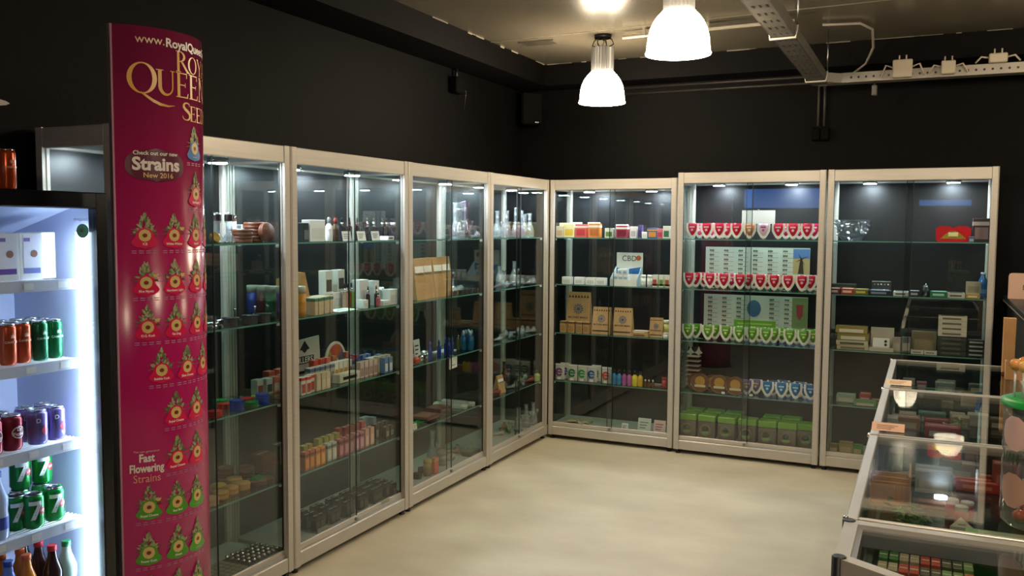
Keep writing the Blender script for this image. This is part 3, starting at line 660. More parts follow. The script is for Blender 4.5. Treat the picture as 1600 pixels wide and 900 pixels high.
def badge(s,z,lobe,nm,cup=False,k=1.):
    m=MB(); rnd=random.Random(int(s*1e5)+int(z*1e4))
    # bud: overlapping blades in a cone, then the lobed plate, the gold disc, the name
    for i in range(70):
        h=rnd.uniform(0,1)**1.2; sd=rnd.choice((-1,1)); r0=(1-h)*.026*k*rnd.uniform(.0,1.); zc=.010+h*.046
        a=pi/2-sd*rnd.uniform(.1,1.35)*(1.1-h); L_=rnd.uniform(.009,.019)*k; wd=.0035
        cx_,cz=s+sd*r0,z+zc; ex,ez=cx_+L_*math.cos(a),cz+L_*math.sin(a); mx,mz=(cx_+ex)/2,(cz+ez)/2; nx,nz=-math.sin(a)*wd,math.cos(a)*wd
        o_=.0012+i*.00001
        m.add([pw(cx_,cz,o_),pw(mx+nx,mz+nz,o_),pw(ex,ez,o_),pw(mx-nx,mz-nz,o_)],[(0,1,2,3)],rnd.randrange(4))
    for sd in (-1,1):
        for a in (.15,-.25):
            L_=.045*k; m.add([pw(s,z+.014,.0011),pw(s+sd*L_*.5,z+.016+L_*.5*math.sin(a),.0011),pw(s+sd*L_,z+.014+L_*math.sin(a),.0011),pw(s+sd*L_*.5,z+.010+L_*.5*math.sin(a),.0011)],[(0,1,2,3)],2)
    def hw(q):
        if q<-.018: return .041*k*max(0,1-((q+.018)/.020)**2)**.5
        if q<.0: return .041*k+(.027-.041)*k*((q+.018)/.018)
        return .027*k*max(0,1-((q)/.024)**2)**.5
    rows_blob(m,s,z,hw,-.038,.024,4,12,6,.0020)
    rows_blob(m,s,z,lambda q:.0185*k*max(0,1-((q-.001)/.0185)**2)**.5,-.0175,.0195,5,10,4,.0026)
    rows_blob(m,s,z,lambda q:.0075*k*max(0,1-((q-.001)/.0065)**2)**.5,-.0055,.0075,6,6,3,.0031)
    v,f=text2d(nm,.0098,.03); m.add([pw(s+a_*k,z-.0245+b_,.0032) for a_,b_ in v],f,7)
    for j in (-1,0,1,2):
        for q in (0,1): m.add([pw(s+j*.02-.017,z-.046-q*.006,.0012),pw(s+j*.02-.004,z-.046-q*.006,.0012),pw(s+j*.02-.004,z-.0435-q*.006,.0012),pw(s+j*.02-.017,z-.0435-q*.006,.0012)],[(0,1,2,3)],8)
    if cup:
        m.add([pw(s+.018,z+.026,.003),pw(s+.036,z+.026,.003),pw(s+.032,z+.016,.003),pw(s+.022,z+.016,.003)],[(0,1,2,3)],5); m.add([pw(s+.021,z+.012,.003),pw(s+.033,z+.012,.003),pw(s+.033,z+.006,.003),pw(s+.021,z+.006,.003)],[(0,1,2,3)],6)
    m.build('printed_badge',LEAF+[mat(lobe,.35),mat('#d6b873',.4),mat('#7a3626',.4),WHP,mat('#b9779a',.5)],t)
PK,GN,BL='#d8114e','#4f9a2a','#1d6fb0'
for z,items,lb_ in ((1.862,[(14.75,'')],BL),(1.722,[(15.5,'Bubblegum')],PK),(1.595,[(-33.75,'ICE',0),(-10,'White Widow',1),(14.25,'Special'),(38,'')],PK),(1.455,[(-33.5,'Blue Mystic',1),(-10.2,'Northern Light',1),(14.5,'Haze'),(38,'')],PK),
    (1.322,[(-33,'O.G. Kush',1),(-9.8,'Fat Dog'),(14,'Skunk'),(37,'')],PK),(1.19,[(-23,'Bubble Kush'),(.5,'Blue Cheese'),(23,'')],PK),(1.055,[(-11.5,'Royal Cheese'),(11,'')],PK),(.915,[(-11,'Royal Cheese'),(10.5,'')],PK),
    (.777,[(-35,'Royal Cheese',1),(-12,'Fast Bud'),(9.5,'')],GN),(.637,[(-36,'Power Kush'),(-12,'Diesel'),(9,'')],GN),(.50,[(-35,''),(-12,''),(9,'')],GN)):
    for it in items: badge(A(it[0]),z,lb_,it[1] or '- - - -',len(it)>2 and it[2],.92)

# ------------------------------------------------------------------ glass counters on the right
CZ=.90; CX0,CX1=2.45,3.07
def make_counter(L_):
    t=empty('glass_counter'); w_=CX1-CX0
    for x in (0,w_-.03):
        MB().cbox(x,x+.03,0.001,L_-.001,CZ-.035,CZ,.003).build('top_rail',ALU,t)
        for y in (.001,L_-.031): MB().cbox(x,x+.03,y,y+.03,.10,CZ-.035,.003).build('post',ALU,t)
        MB().cbox(x,x+.03,.03,L_-.03,.45,.48,.003).build('base_rail',ALU,t)
    for y in (.001,L_-.016): MB().cbox(.03,w_-.03,y,y+.015,CZ-.03,CZ,.002).build('top_rail',ALU,t)
    MB().box(.028,w_-.028,.014,L_-.014,CZ-.008,CZ-.002).build('top_pane',PANE,t)
    MB().box(.010,.014,.03,L_-.03,.48,CZ-.035).build('front_pane',PANE,t)
    for y in (.006,L_-.010): MB().box(.03,w_-.03,y,y+.004,.48,CZ-.03).build('end_pane',PANE,t)
    MB().box(w_-.018,w_-.012,.03,L_-.03,.48,CZ-.035).build('back_panel',BLK2,t)
    MB().box(.004,w_-.004,.004,L_-.004,.10,.46).build('base_cabinet',mat('#23211f',.5),t)
    MB().box(.03,w_-.03,.016,L_-.016,.46,.474).build('display_deck',mat('#4a4843',.6),t)
    MB().box(.02,w_-.03,.016,L_-.016,.772,.780).build('shelf',SHELFG,t)
    for x in (.03,w_-.03):
        for y in (.05,L_-.05): MB().lathe([(.018,0),(.018,.1)],10,(x,y,0)).build('foot',BLACK,t)
    for y in (.002,L_-.002):
        MB().ball((.0,y,CZ-.004),.008,n=8,h=6).build('corner_bolt',CHROME,t)
    return t
for i,(y1,lb) in enumerate(((-.85,'farthest glass counter, below the right rear cabinet'),(-1.865,'second glass counter from the rear cabinets'),(-2.88,'third glass counter, with the lollipop jar on it'))):
    o=inst('counter',make_counter,1.0); o.location=(CX0,y1-1.0,0); tag(o,lb,'counter','glass-topped display counters')
t=empty('corner_counter',(0,0,0)); tag(t,'angled glass corner counter nearest the camera','counter')
PG=[(CX0,-3.895),(CX0,-4.185),(3.0,-4.505),(3.35,-4.505),(3.35,-3.895)]
def inset(P,d):
    cx_=sum(p[0] for p in P)/len(P); cy_=sum(p[1] for p in P)/len(P); out=[]
    n=len(P)
    for i in range(n):
        a,b_,c=Vector(P[i-1]),Vector(P[i]),Vector(P[(i+1)%n]); e1=(b_-a).normalized(); e2=(c-b_).normalized(); n1=Vector((-e1.y,e1.x)); n2=Vector((-e2.y,e2.x)); bis=(n1+n2).normalized(); out.append(tuple(b_+bis*(d/bis.dot(n1))))
    return out
PI=inset(PG,.032)
for i in range(5):
    a,b_,c,d=PG[i],PG[(i+1)%5],PI[(i+1)%5],PI[i]
    MB().prism([a,b_,c,d],CZ-.04,CZ,'z').build('top_rail',ALU,t)
PJ=inset(PG,.045)
for i in range(5):
    a,b_,c,d=PI[i],PI[(i+1)%5],PJ[(i+1)%5],PJ[i]; MB().prism([a,b_,c,d],CZ-.05,CZ-.012,'z').build('inner_rail',mat('#8a8a8c',.4),t)
MB().prism(PJ,CZ-.012,CZ-.006,'z').build('top_pane',PANE,t)
MB().prism(inset(PG,.016),.10,.66,'z').build('base_cabinet',mat('#6e6a69',.5),t); MB().prism(inset(PG,.04),.786,.800,'z').build('display_deck',mat('#a2967c',.6),t)
pn=inset(PG,.014)
for i in (0,1,2): MB().prism([PG[i],PG[i+1],pn[i+1],pn[i]],.46,CZ-.04,'z').build('front_panel',mat('#8d8886',.4,.2),t)
for p in inset(PG,.010): MB().lathe([(.016,.0),(.016,CZ+.001),(.013,CZ+.003)],12,(p[0],p[1],0)).build('corner_post',BLK2,t)
MB().lathe([(.009,0),(.009,.004)],10,(2.53,-4.252,.78),axis='y').build('lock',WHITE,t)

# ------------------------------------------------------------------ dark bar behind the counters
t=empty('dark_bar',(0,0,0)); tag(t,'black bar beside the right rear cabinet','bar')
MB().box(3.10,3.7,-1.3,.40,0,1.16).build('body',BLACK,t); MB().cbox(3.075,3.72,-1.32,.41,1.16,1.20,.004).build('bar_top',mat('#161412',.35),t)
MB().box(3.074,3.0755,-1.31,.40,1.165,1.172).build('edge_strip',mat('#8a7c66',.4),t)
t=empty('notice_board',(3.04,-.02,1.2)); tag(t,'pale pink notice card standing on the bar','notice')
t.location=(3.30,.1,1.2)
MB().prism([(-.22,0),(.30,0),(.30,.16),(-.20,.16),(-.215,.155),(-.22,.14)],-.006,.006,'y').build('card',mat('#d8b09a',.6),t)
m=MB(); put_text(m,'IF YOU HAVE ANY',.030,.03,-.0068,.118); put_text(m,'DON\'T HESITATE',.045,.03,-.0068,.07); m.build('notice_lettering',mat('#4a3530',.6),t)
t=empty('black_dish',(3.32,-.12,1.2)); tag(t,'black shallow dish in front of the notice','dish')
MB().lathe([(.05,0),(.12,.02),(.17,.05),(.16,.052),(.10,.028),(.0001,.012)],20,cap=False).build('dish',BLACK,t); MB().ball((.03,0,.04),.05,.03,.016).build('pale_lump',mat('#c9b9a0',.5),t)
o=MB().cbox(-.028,.028,-.02,.02,0,.285,.002).build('wooden_block',WOODL); o.location=(3.005,-1.12,CZ); tag(o,'tall pale wooden block standing on the farthest counter','wooden block')
MB().box(-.029,.029,-.021,-.0195,0,.01).build('block_foot',WOODD,o)
t=empty('wooden_box',(3.03,-1.02,CZ)); tag(t,'small open wooden box behind the tall wooden block','box'); t.location=(3.02,-1.30,CZ)
for a in ((-.04,.04,-.03,-.025),(-.04,.04,.025,.03)): MB().box(*a,0,.09).build('side',WOODL,t)
for a in ((-.04,-.035,-.025,.025),(.035,.04,-.025,.025)): MB().box(*a,0,.09).build('side',WOODL,t)
# lollipop jar
t=empty('lollipop_jar',(2.900,-3.73,CZ)); tag(t,'clear plastic lollipop jar with green lid on the third counter','jar')
MB().lathe([(.0001,.002),(.09,.002),(.100,.012),(.100,.16),(.094,.175),(.100,.19),(.100,.30),(.092,.305)],28,cap=False).build('tub',PLAST,t)
MB().lathe([(.106,.298),(.106,.312),(.09,.318),(.0001,.318)],28,cap=False).build('lid',mat('#0f8f35',.4),t)
def lab_patch(z,rz_,mtl):
    m=MB()
    for i in range(10):
        for j in range(6):
            def P(i_,j_):
                u,v_=-1+2*i_/10,-1+2*j_/6; a=math.radians(218)+u*.42*math.sqrt(max(0,1-(v_*.96)**2)); return (.1012*math.cos(a),.1012*math.sin(a),z+v_*.042)
            m.add([P(i,j),P(i+1,j),P(i+1,j+1),P(i,j+1)],[(0,1,2,3)])
    m.build('round_label',mtl,t)
lab_patch(.235,0,mat('#d9b3a8',.5)); lab_patch(.095,0,mat('#b98f78',.5))
for k in range(5):
    m=MB(); a=math.radians(212)+(k-2)*.12; m.add([(.1018*math.cos(a),.1018*math.sin(a),.155),(.1018*math.cos(a+.05),.1018*math.sin(a+.05),.17),(.1018*math.cos(a+.03),.1018*math.sin(a+.03),.19),(.1018*math.cos(a-.03),.1018*math.sin(a-.03),.178)],[(0,1,2,3)]); m.build('printed_leaf',mat('#2f4a24',.5),t)
CANDY=[mat(c,.15) for c in ('#c98a4a','#d8a860','#b8542e','#9c2f22')]
def make_lolly(k):
    b=MB().lathe([(.0028,0),(.0028,.07)],8).build('lollipop',WHITE); MB().ball((0,0,.080),.015,n=12,h=8).build('candy',CANDY[k],b); return b
up=[(-.079,-.02),(-.062,-.052),(-.056,.03),(-.048,-.07),(-.035,-.02),(.0,-.045),(.02,.03)]
for i,(dx,dy) in enumerate(up):
    o=inst(('lol',i%2),make_lolly,i%2); o.location=(t.location.x+dx,t.location.y+dy,CZ+.3185); tag(o,'amber lollipop standing upright in the jar lid','lollipop','upright lollipops in the jar lid')
for i in range(14):
    a=i*2.4; r_=.03+.045*((i*7)%10)/10
    o=inst(('lol',2+i%2),make_lolly,2+i%2); o.location=(t.location.x+r_*math.cos(a),t.location.y+r_*math.sin(a),CZ+.100); o.rotation_euler=(pi+.1*math.sin(a),.1*math.cos(a),0); tag(o,'dark red lollipop head down inside the jar','lollipop','lollipops inside the jar')

# ------------------------------------------------------------------ goods: builders (front faces -y, base at z = 0)
def make_carton(w_,d,h,body,front=None,band=None,bz=.72,name='carton',dot=None):
    bm_=body if not isinstance(body,str) else mat(body,.5)
    o=MB().cbox(-w_/2,w_/2,-d/2,d/2,0,h,.0015).build(name,bm_)
    e=.0006
    if front: MB().box(-w_*.38,w_*.38,-d/2-e,-d/2,h*.12,h*.62).build('printed_panel',mat(front,.5),o)
    if band: MB().box(-w_/2-e,w_/2+e,-d/2-e,d/2+e,h*bz,h*(bz+.16)).build('printed_band',mat(band,.5),o)
    if dot: MB().lathe([(min(w_,h)*.2,0),(min(w_,h)*.2,e)],12,(0,-d/2-e,h*.62),axis='y').build('printed_mark',mat(dot,.5),o)
    MB().box(-w_*.42,w_*.42,-d*.06,d*.06,h,h+.0005).build('closing_tape',mat('#cfcabf',.4),o)
    return o
def shield(w_,h):
    P=[]
    for k in range(13):
        t_=-1+k/6; P.append((w_/2*t_,h*.02+h*.50*abs(t_)**1.7))
    P=[(x,z) for x,z in P]; P+=[(w_*.52,h*.8),(w_*.50,h),(-w_*.50,h),(-w_*.52,h*.8)]
    return P
def make_seed_pack(col,col2):
    w_,h=.086,.112
    o=MB().prism(shield(w_,h),-.003,.003).build('seed_pack',mat('#efe9dc',.35))
    P=[(x*.70,.112-(.112-z)*.80) for x,z in shield(w_,h)]
    n=len(P); c=(0,.075); vs=[(x,-.003,z) for x,z in P]+[(x*.86,-.012,c[1]+(z-c[1])*.9) for x,z in P]+[(x*.5,-.017,c[1]+(z-c[1])*.55) for x,z in P]
    fs=[(i,(i+1)%n,n+(i+1)%n,n+i) for i in range(n)]+[(n+i,n+(i+1)%n,2*n+(i+1)%n,2*n+i) for i in range(n)]+[tuple(range(2*n,3*n))]
    MB().add(vs,fs,0,True).build('blister',mat(col,.18),o)
    m=MB(); m.box(-.018,.018,-.0178,-.017,.080,.090); m.build('printed_name',mat(col2,.4),o)
    MB().lathe([(.009,0),(.009,.0008)],10,(0,-.0172,.064),axis='y').build('printed_mark',mat(col2,.4),o)
    MB().prism([(-.022,-.004),(.022,-.004),(.012,.018),(-.012,.018)],.0,.012,'z').build('stand',PLAST,o)
    return o
def make_kraft_bag(w_,d,h,logo=True,white=False):
    def fy(z): return -d/2*(1-.88*(z/h)**1.0)
    vs=[]
    for z,k in ((0,1),(h*.06,1.02),(h*.5,1.0),(h*.9,.98),(h,.97)):
        y=fy(z); vs+=[(-w_/2*k,y,z),(w_/2*k,y,z),(w_/2*k,-y,z),(-w_/2*k,-y,z)]
    fs=[(0,3,2,1),(16,17,18,19)]
    for i in range(4):
        b_=i*4
        for k in range(4): fs.append((b_+k,b_+(k+1)%4,b_+4+(k+1)%4,b_+4+k))
    o=MB().add(vs,fs).build('kraft_bag',KRAFT)
    def D(x,z,e=.0012): return (x,fy(z)-e,z)
    if white:
        m=MB(); m.add([D(-w_*.42,h*.66),D(w_*.42,h*.66),D(w_*.42,h*.82),D(-w_*.42,h*.82)],[(0,1,2,3)]); m.build('white_label',PAPER,o)
        m=MB(); m.add([D(-w_*.42,h*.60),D(w_*.42,h*.60),D(w_*.42,h*.655),D(-w_*.42,h*.655)],[(0,1,2,3)]); m.build('clear_window',mat('#7c7048',.3),o)
    if logo:
        DK=mat('#3b2d22',.6)
        m=MB()
        for k in range(12):
            a=2*pi*k/12; a2=a+.34; r1,r2=w_*.10,w_*.21
            m.add([D(r1*math.cos(a),h*.58+r1*math.sin(a)),D(r2*math.cos(a+.05),h*.58+r2*math.sin(a+.05)),D(r2*math.cos(a2),h*.58+r2*math.sin(a2)),D(r1*math.cos(a2),h*.58+r1*math.sin(a2))],[(0,1,2,3)])
        m.add([D(w_*.08*math.cos(2*pi*k/10),h*.58+w_*.08*math.sin(2*pi*k/10)) for k in range(10)],[tuple(range(10))])
        m.build('printed_emblem',mat('#4a5a74',.6),o)
        m=MB(); put_text(m,'MOTHER MAKA',w_*.12,0,0,h*.36,0,.02,lambda x,z:D(x,z)); m.build('printed_name',DK,o)
        m=MB()
        for k in range(7):
            x=-w_*.45+k*w_*.13; m.add([D(x,h*.87),D(x+w_*.11,h*.87),D(x+w_*.055,h*.945)],[(0,1,2)])
        m.build('printed_border',DK,o)
        m=MB(); m.add([D(-w_*.45,h*.10),D(w_*.45,h*.10),D(w_*.45,h*.15),D(-w_*.45,h*.15)],[(0,1,2,3)]); m.build('printed_band',DK,o)
    MB().box(-w_*.485,w_*.485,-d*.075,d*.075,h*.985,h+.004).build('folded_top',KRAFT,o)
    return o
def make_zip_bag(col,ch):
    w_,h=.075,.125; vs=[]; fs=[]; nx,nz=6,8
    for sd in (-1,1):
        for j in range(nz+1):
            for i in range(nx+1):
                u,v_=-1+2*i/nx,j/nz; bul=.020*(1-u*u)*(math.sin(pi*min(1,v_*1.25))**.7 if v_<.8 else 0.02)
                vs.append((u*w_/2,sd*(bul+.001),v_*h))
    q=(nx+1)*(nz+1)
    for s_ in (0,1):
        for j in range(nz):
            for i in range(nx):
                a=s_*q+j*(nx+1)+i; fs.append((a,a+1,a+nx+2,a+nx+1))
    o=MB().add(vs,fs,0,True).build('zip_bag',mat('#c9c6c0',.2))
    m=MB()
    for k in range(20):
        a0=math.radians(25+300*k/20); a1=math.radians(25+300*(k+1)/20)
        m.add([(.030*math.cos(a0),-.0225,.062+.032*math.sin(a0)),(.030*math.cos(a1),-.0225,.062+.032*math.sin(a1)),(.016*math.cos(a1),-.0225,.062+.018*math.sin(a1)),(.016*math.cos(a0),-.0225,.062+.018*math.sin(a0))],[(0,1,2,3)])
    m.box(-.02,.028,-.0225,-.0222,.057,.067)
    m.build('printed_letter',mat(col,.4),o)
    MB().box(-w_/2,w_/2,-.003,.003,h*.90,h*.98).build('zip_strip',mat('#e8e6e0',.4),o)
    MB().box(-.016,.016,-.0225,-.021,.004,.024).build('price_sticker',PAPER,o)
    return o
def make_grinder(r,h,mt,crank=False):
    n=24; P=[]
    for k in range(n*2): a=pi*k/n; rr=r if k%2 else r*.965; P.append((rr*math.cos(a),rr*math.sin(a)))
    o=MB().prism(P,0,h*.46,'z').build('grinder',mt); MB().prism(P,h*.50,h,'z').build('grinder_lid',mt,o)
    MB().lathe([(r*.93,h*.46),(r*.93,h*.5)],16).build('grinder_ring',mt,o)
    if crank:
        MB().lathe([(r*1.25,h),(r*1.25,h+.004),(r*.3,h+.006)],16).build('crank_plate',BLK2,o); MB().lathe([(.003,h+.004),(.003,h+.03),(.006,h+.032),(.006,h+.042)],8,(r*.9,0,0)).build('crank_knob',CHROME,o)
    return o
def make_round_box(r,h,mt):
    o=MB().lathe([(r*.95,0),(r,.003),(r,h*.58)],20).build('round_box',mt); MB().lathe([(r*1.03,h*.6),(r*1.05,h*.75),(r*.98,h),(.0001,h)],20,cap=False).build('round_lid',mt,o); return o
def make_jar(r,h,col,lidm):
    o=MB().lathe([(r,.0),(r,h*.78)],16).build('jar',mat(col,.35)); MB().lathe([(r*1.02,h*.78),(r*1.02,h),(r*.9,h+.002)],16).build('jar_lid',lidm,o)
    MB().lathe([(r+.0005,h*.2),(r+.0005,h*.5)],16,cap=False).build('wrap_label',mat(col,.5),o); return o
def make_vial(r,h,body,capm,name='dropper_bottle'):
    o=MB().lathe([(r*.95,0),(r,.003),(r,h*.62),(r*.45,h*.72),(r*.45,h*.78)],14).build(name,body); MB().lathe([(r*.55,h*.76),(r*.55,h*.92),(r*.25,h)],12).build('cap',capm,o)
    MB().lathe([(r+.0005,h*.15),(r+.0005,h*.5)],14,cap=False).build('wrap_label',body,o); return o
def make_bong(h,gm,tilt=0,ice=False):
    r=.033
    o=MB().lathe([(r*.9,0),(r,.006),(r*1.02,.04),(r*.8,.075),(.016,.10),(.014,h*.6),(.015,h*.72),(.018,h*.73),(.014,h*.75),(.014,h*.96),(.021,h),(.018,h),(.011,h*.96),(.011,.11),(r*.75,.078),(r*.96,.04),(r*.9,.008),(.0001,.006)],18,cap=False).build('glass_bong',gm)
    MB().tube([(.008,-.008,.03),(.026,-.014,.07),(.034,-.018,.09)],.005,8).build('downstem',gm,o); MB().lathe([(.005,0),(.012,.010),(.016,.026),(.012,.026),(.006,.012)],10,(.035,-.018,.088),cap=False).build('bowl',gm,o)
    MB().lathe([(.036,0),(.036,.004)],18).build('base_disc',gm,o)
    return o
def make_pipe(gm,L_=.10):
    o=MB().tube([(-L_/2,0,.014),(-L_*.3,0,.014),(-L_*.05,0,.015),(L_*.15,0,.019),(L_*.32,0,.022),(L_*.45,0,.02),(L_*.5,0,.018)],[.008,.007,.009,.015,.021,.016,.004],10).build('glass_pipe',gm)
    MB().lathe([(.006,.0),(.012,.012),(.010,.012),(.004,.001)],10,(L_*.3,0,.034),cap=False).build('bowl',gm,o); MB().lathe([(.0095,-.003),(.0095,.003)],10,(-L_*.48,0,.014),axis='x').build('mouth_ring',gm,o)
    return o
def make_vape(col,h=.1,r=.009):
    o=MB().cbox(-r,r,-r,r,0,h*.62,.002).build('vape_pen',mat(col,.35)); MB().lathe([(r*.75,h*.62),(r*.75,h*.82)],10).build('tank',CHROME,o); MB().lathe([(r*.5,h*.82),(r*.4,h)],8).build('mouthpiece',BLACK,o); return o
def make_flat(w_,d,h,col,band=None,name='flat_box'):
    o=MB().cbox(-w_/2,w_/2,-d/2,d/2,0,h,.0015).build(name,col if not isinstance(col,str) else mat(col,.45))
    if band: MB().box(-w_*.36,w_*.30,-d/2-.0006,-d/2,h*.3,h*.7).build('spine_print',mat(band,.5),o)
    MB().box(-w_*.4,w_*.4,-d*.35,d*.35,h,h+.0006).build('cover_print',mat(band or '#77716a',.5),o); return o
def make_card(w_,h,col,txt=None,tc='#333333',lean=.25):
    o=MB().add([(-w_/2,0,0),(w_/2,0,0),(w_/2,h*math.sin(lean),h*math.cos(lean)),(-w_/2,h*math.sin(lean),h*math.cos(lean)),(-w_/2,.001,0),(w_/2,.001,0),(w_/2,h*math.sin(lean)+.001,h*math.cos(lean)),(-w_/2,h*math.sin(lean)+.001,h*math.cos(lean))],[(0,1,2,3),(5,4,7,6),(0,4,5,1),(2,6,7,3),(1,5,6,2),(3,7,4,0)]).build('price_card',mat(col,.6))
    m=MB()
    for k in range(3): zz=h*(.25+.2*k); m.add([(-w_*.35,zz*math.sin(lean)-.0006,zz*math.cos(lean)),(w_*(.1+.1*k),zz*math.sin(lean)-.0006,zz*math.cos(lean)),(w_*(.1+.1*k),(zz+h*.07)*math.sin(lean)-.0006,(zz+h*.07)*math.cos(lean)),(-w_*.35,(zz+h*.07)*math.sin(lean)-.0006,(zz+h*.07)*math.cos(lean))],[(0,1,2,3)])
    m.build('print_lines',mat(tc,.6),o)
    MB().prism([(.0,0),(h*.45,0),(h*.5*math.sin(lean)+.001,h*.5)],-.001,.001,'x').build('easel',mat(col,.6),o)
    return o
PLC={'A':'cabinet by the poster','B':'second left-wall cabinet','C':'third left-wall cabinet','D':'left corner cabinet','E':'rear corner cabinet','F':'middle rear cabinet','G':'right rear cabinet'}
SHN=['top shelf','second shelf','third shelf','fourth shelf','floor']
def place(c,s): return '%s of %s'%(SHN[s],PLC[c])
MBND={}
def bounds(o):
    """extent of a thing and its parts in its own axes"""
    B=None
    for q in [o]+[c for ch in o.children for c in [ch]+list(ch.children)]:
        if q.type!='MESH': continue
        k=q.data.name
        if k not in MBND:
            vs=[v.co for v in q.data.vertices]; MBND[k]=[f(v[i] for v in vs) for i in range(3) for f in (min,max)]
        b_=MBND[k]; B=list(b_) if B is None else [min(B[0],b_[0]),max(B[1],b_[1]),min(B[2],b_[2]),max(B[3],b_[3]),min(B[4],b_[4]),max(B[5],b_[5])]
    return B or [-.06,.06,-.06,.06,0,.05]
TAKEN={}; MOVED={}
CAND=sorted([(da,dv) for da in [k*.007 for k in range(-9,10)] for dv in [k*.014 for k in range(-14,15)]],key=lambda p:abs(p[0])*1.6+abs(p[1]))
def put(o,c,px,s,v,dz=0,rot=0):
    """stand a thing on shelf s of cabinet c, seen at column px, v metres behind the glass; step aside where something already stands"""
    z=SH[s]+dz+.0004; side,a0,wd=CABS[c]; B=bounds(o)
    if B[5]-B[4]>1: B=[-.05,.05,-.05,.05,0,.1]
    cr,sr=math.cos(rot),math.sin(rot); cs=[(x*cr-y*sr,x*sr+y*cr) for x in B[:2] for y in B[2:4]]
    x0,x1=min(p[0] for p in cs),max(p[0] for p in cs); y0,y1=min(p[1] for p in cs),max(p[1] for p in cs)
    vlo,vhi=(.047,.353) if s<4 else (.044,.372)
    def along(v_): return (uy(px,-v_,z+.03) if side=='L' else ux(px,v_,z+.03))
    key=(c,s,px,v); best=None
    L_=TAKEN.setdefault((c,s),[])
    if key in MOVED and dz>0: a,vv=MOVED[key]
    else:
        for da,dv in CAND:
            vv=v+dv
            if vv+y0<vlo or vv+y1>vhi: continue
            a=along(vv)+da
            if a+x0<a0+.024 or a+x1>a0+wd-.024: continue
            bx=(a+x0+.0005,a+x1-.0005,vv+y0+.0005,vv+y1-.0005,z+B[4],z+B[5])
            if any(bx[0]<t_[1] and bx[1]>t_[0] and bx[2]<t_[3] and bx[3]>t_[2] and bx[4]<t_[5]-.001 and bx[5]-.001>t_[4] for t_ in L_): continue
            best=(a,vv); break
        if best is None:
            for k in range(120):
                vv=min(max(v,vlo-y0),vhi-y1)+(k%7-3)*.02
                if vv+y0<vlo-.001 or vv+y1>vhi+.001: continue
                a=min(max(along(vv),a0+.025-x0),a0+wd-.025-x1)-(k//7)*.012
                if a+x0<a0+.024: continue
                bx=(a+x0,a+x1,vv+y0,vv+y1,z+B[4],z+B[5])
                if not any(bx[0]<t_[1] and bx[1]>t_[0] and bx[2]<t_[3] and bx[3]>t_[2] and bx[4]<t_[5]-.001 and bx[5]-.001>t_[4] for t_ in L_): best=(a,vv); break
        if best is None:
            vv=min(max(v,vlo-y0),vhi-y1); a=min(max(along(vv),a0+.024-x0),a0+wd-.024-x1); best=(a,vv)
        a,vv=best; MOVED[key]=best
    L_.append((a+x0,a+x1,vv+y0,vv+y1,z+B[4],z+B[5]))
    if side=='L': o.location=(-vv,a,z); o.rotation_euler=(0,0,pi/2+rot)
    else: o.location=(a,vv,z); o.rotation_euler=(0,0,rot)
    return o
def row(c,s,pxs,v,fn,args,desc,cat,grp=None,dz=0,rot=0,pl_=None,jit=0):
    n=len(pxs)
    for i,px in enumerate(pxs):
        key=(fn.__name__,)+tuple(str(a) for a in args)
        o=inst(key,fn,*args); put(o,c,px,s,v+(random.uniform(-jit,jit) if jit else 0),dz,rot+(random.uniform(-.12,.12) if jit else 0))
        tag(o,olab(i,n,desc,pl_ or place(c,s)),cat,grp or ('%s row on the %s'%(desc,place(c,s)) if n>1 else None))
def one(c,s,px,v,fn,args,label,cat,dz=0,rot=0):
    o=inst((fn.__name__,)+tuple(str(a) for a in args),fn,*args); put(o,c,px,s,v,dz,rot); tag(o,label,cat)
    for k in ('group',):
        if k in o: del o[k]
    return o

# ---- F : seed packs, sheets, tins
R1=('#c2183c','#e8b0b8')
one_row=[1082,1104,1121,1136,1151]
row('F',0,one_row,.10,make_seed_pack,R1,'red seed pack','seed pack','seed packs of the middle rear cabinet')
row('F',0,[1216,1239,1261],.10,make_seed_pack,('#c81f3f','#f0c0c4'),'bright red right-hand seed pack','seed pack','seed packs of the middle rear cabinet')
row('F',0,[1093,1113,1128],.16,make_seed_pack,('#d8488a','#f0c0d8'),'pink rear seed pack','seed pack','seed packs of the middle rear cabinet')
row('F',0,[1228,1249,1272],.16,make_seed_pack,('#c2204f','#f0c0d8'),'dark pink rear seed pack','seed pack','seed packs of the middle rear cabinet')
one('F',0,1168,.10,make_seed_pack,('#e08a5c','#f6e0d0'),'pale orange seed pack, top shelf of middle rear cabinet','seed pack')
one('F',0,1188,.10,make_seed_pack,('#e6c4d4','#c03a70'),'mostly white seed pack, top shelf of middle rear cabinet','seed pack')
row('F',1,[1071,1087,1109,1131,1156,1169,1188,1208,1228,1248,1266],.10,make_seed_pack,('#c0183a','#e8a8b4'),'crimson seed pack','seed pack','seed packs of the middle rear cabinet')
row('F',1,[1100,1121,1143,1178,1199,1218,1257,1275],.16,make_seed_pack,('#b81d55','#f0b8d0'),'pinkish rear seed pack','seed pack','seed packs of the middle rear cabinet')
row('F',2,[1075,1106,1134,1155,1172,1192,1209,1234,1254,1272],.09,make_seed_pack,('#5f9a2c','#c8e08c'),'green seed pack','seed pack','seed packs of the middle rear cabinet')
row('F',2,[1087,1117,1145,1163,1182,1200,1222,1245,1264],.15,make_seed_pack,('#4f8a26','#b8d880'),'darker green rear seed pack','seed pack','seed packs of the middle rear cabinet')
row('F',3,[1199,1216,1231,1243,1258],.09,make_seed_pack,('#2268a8','#a8d0f0'),'blue seed pack','seed pack','seed packs of the middle rear cabinet')
row('F',3,[1208,1224,1250,1268],.15,make_seed_pack,('#1f5a98','#90c0e8'),'deep blue rear seed pack','seed pack','seed packs of the middle rear cabinet')
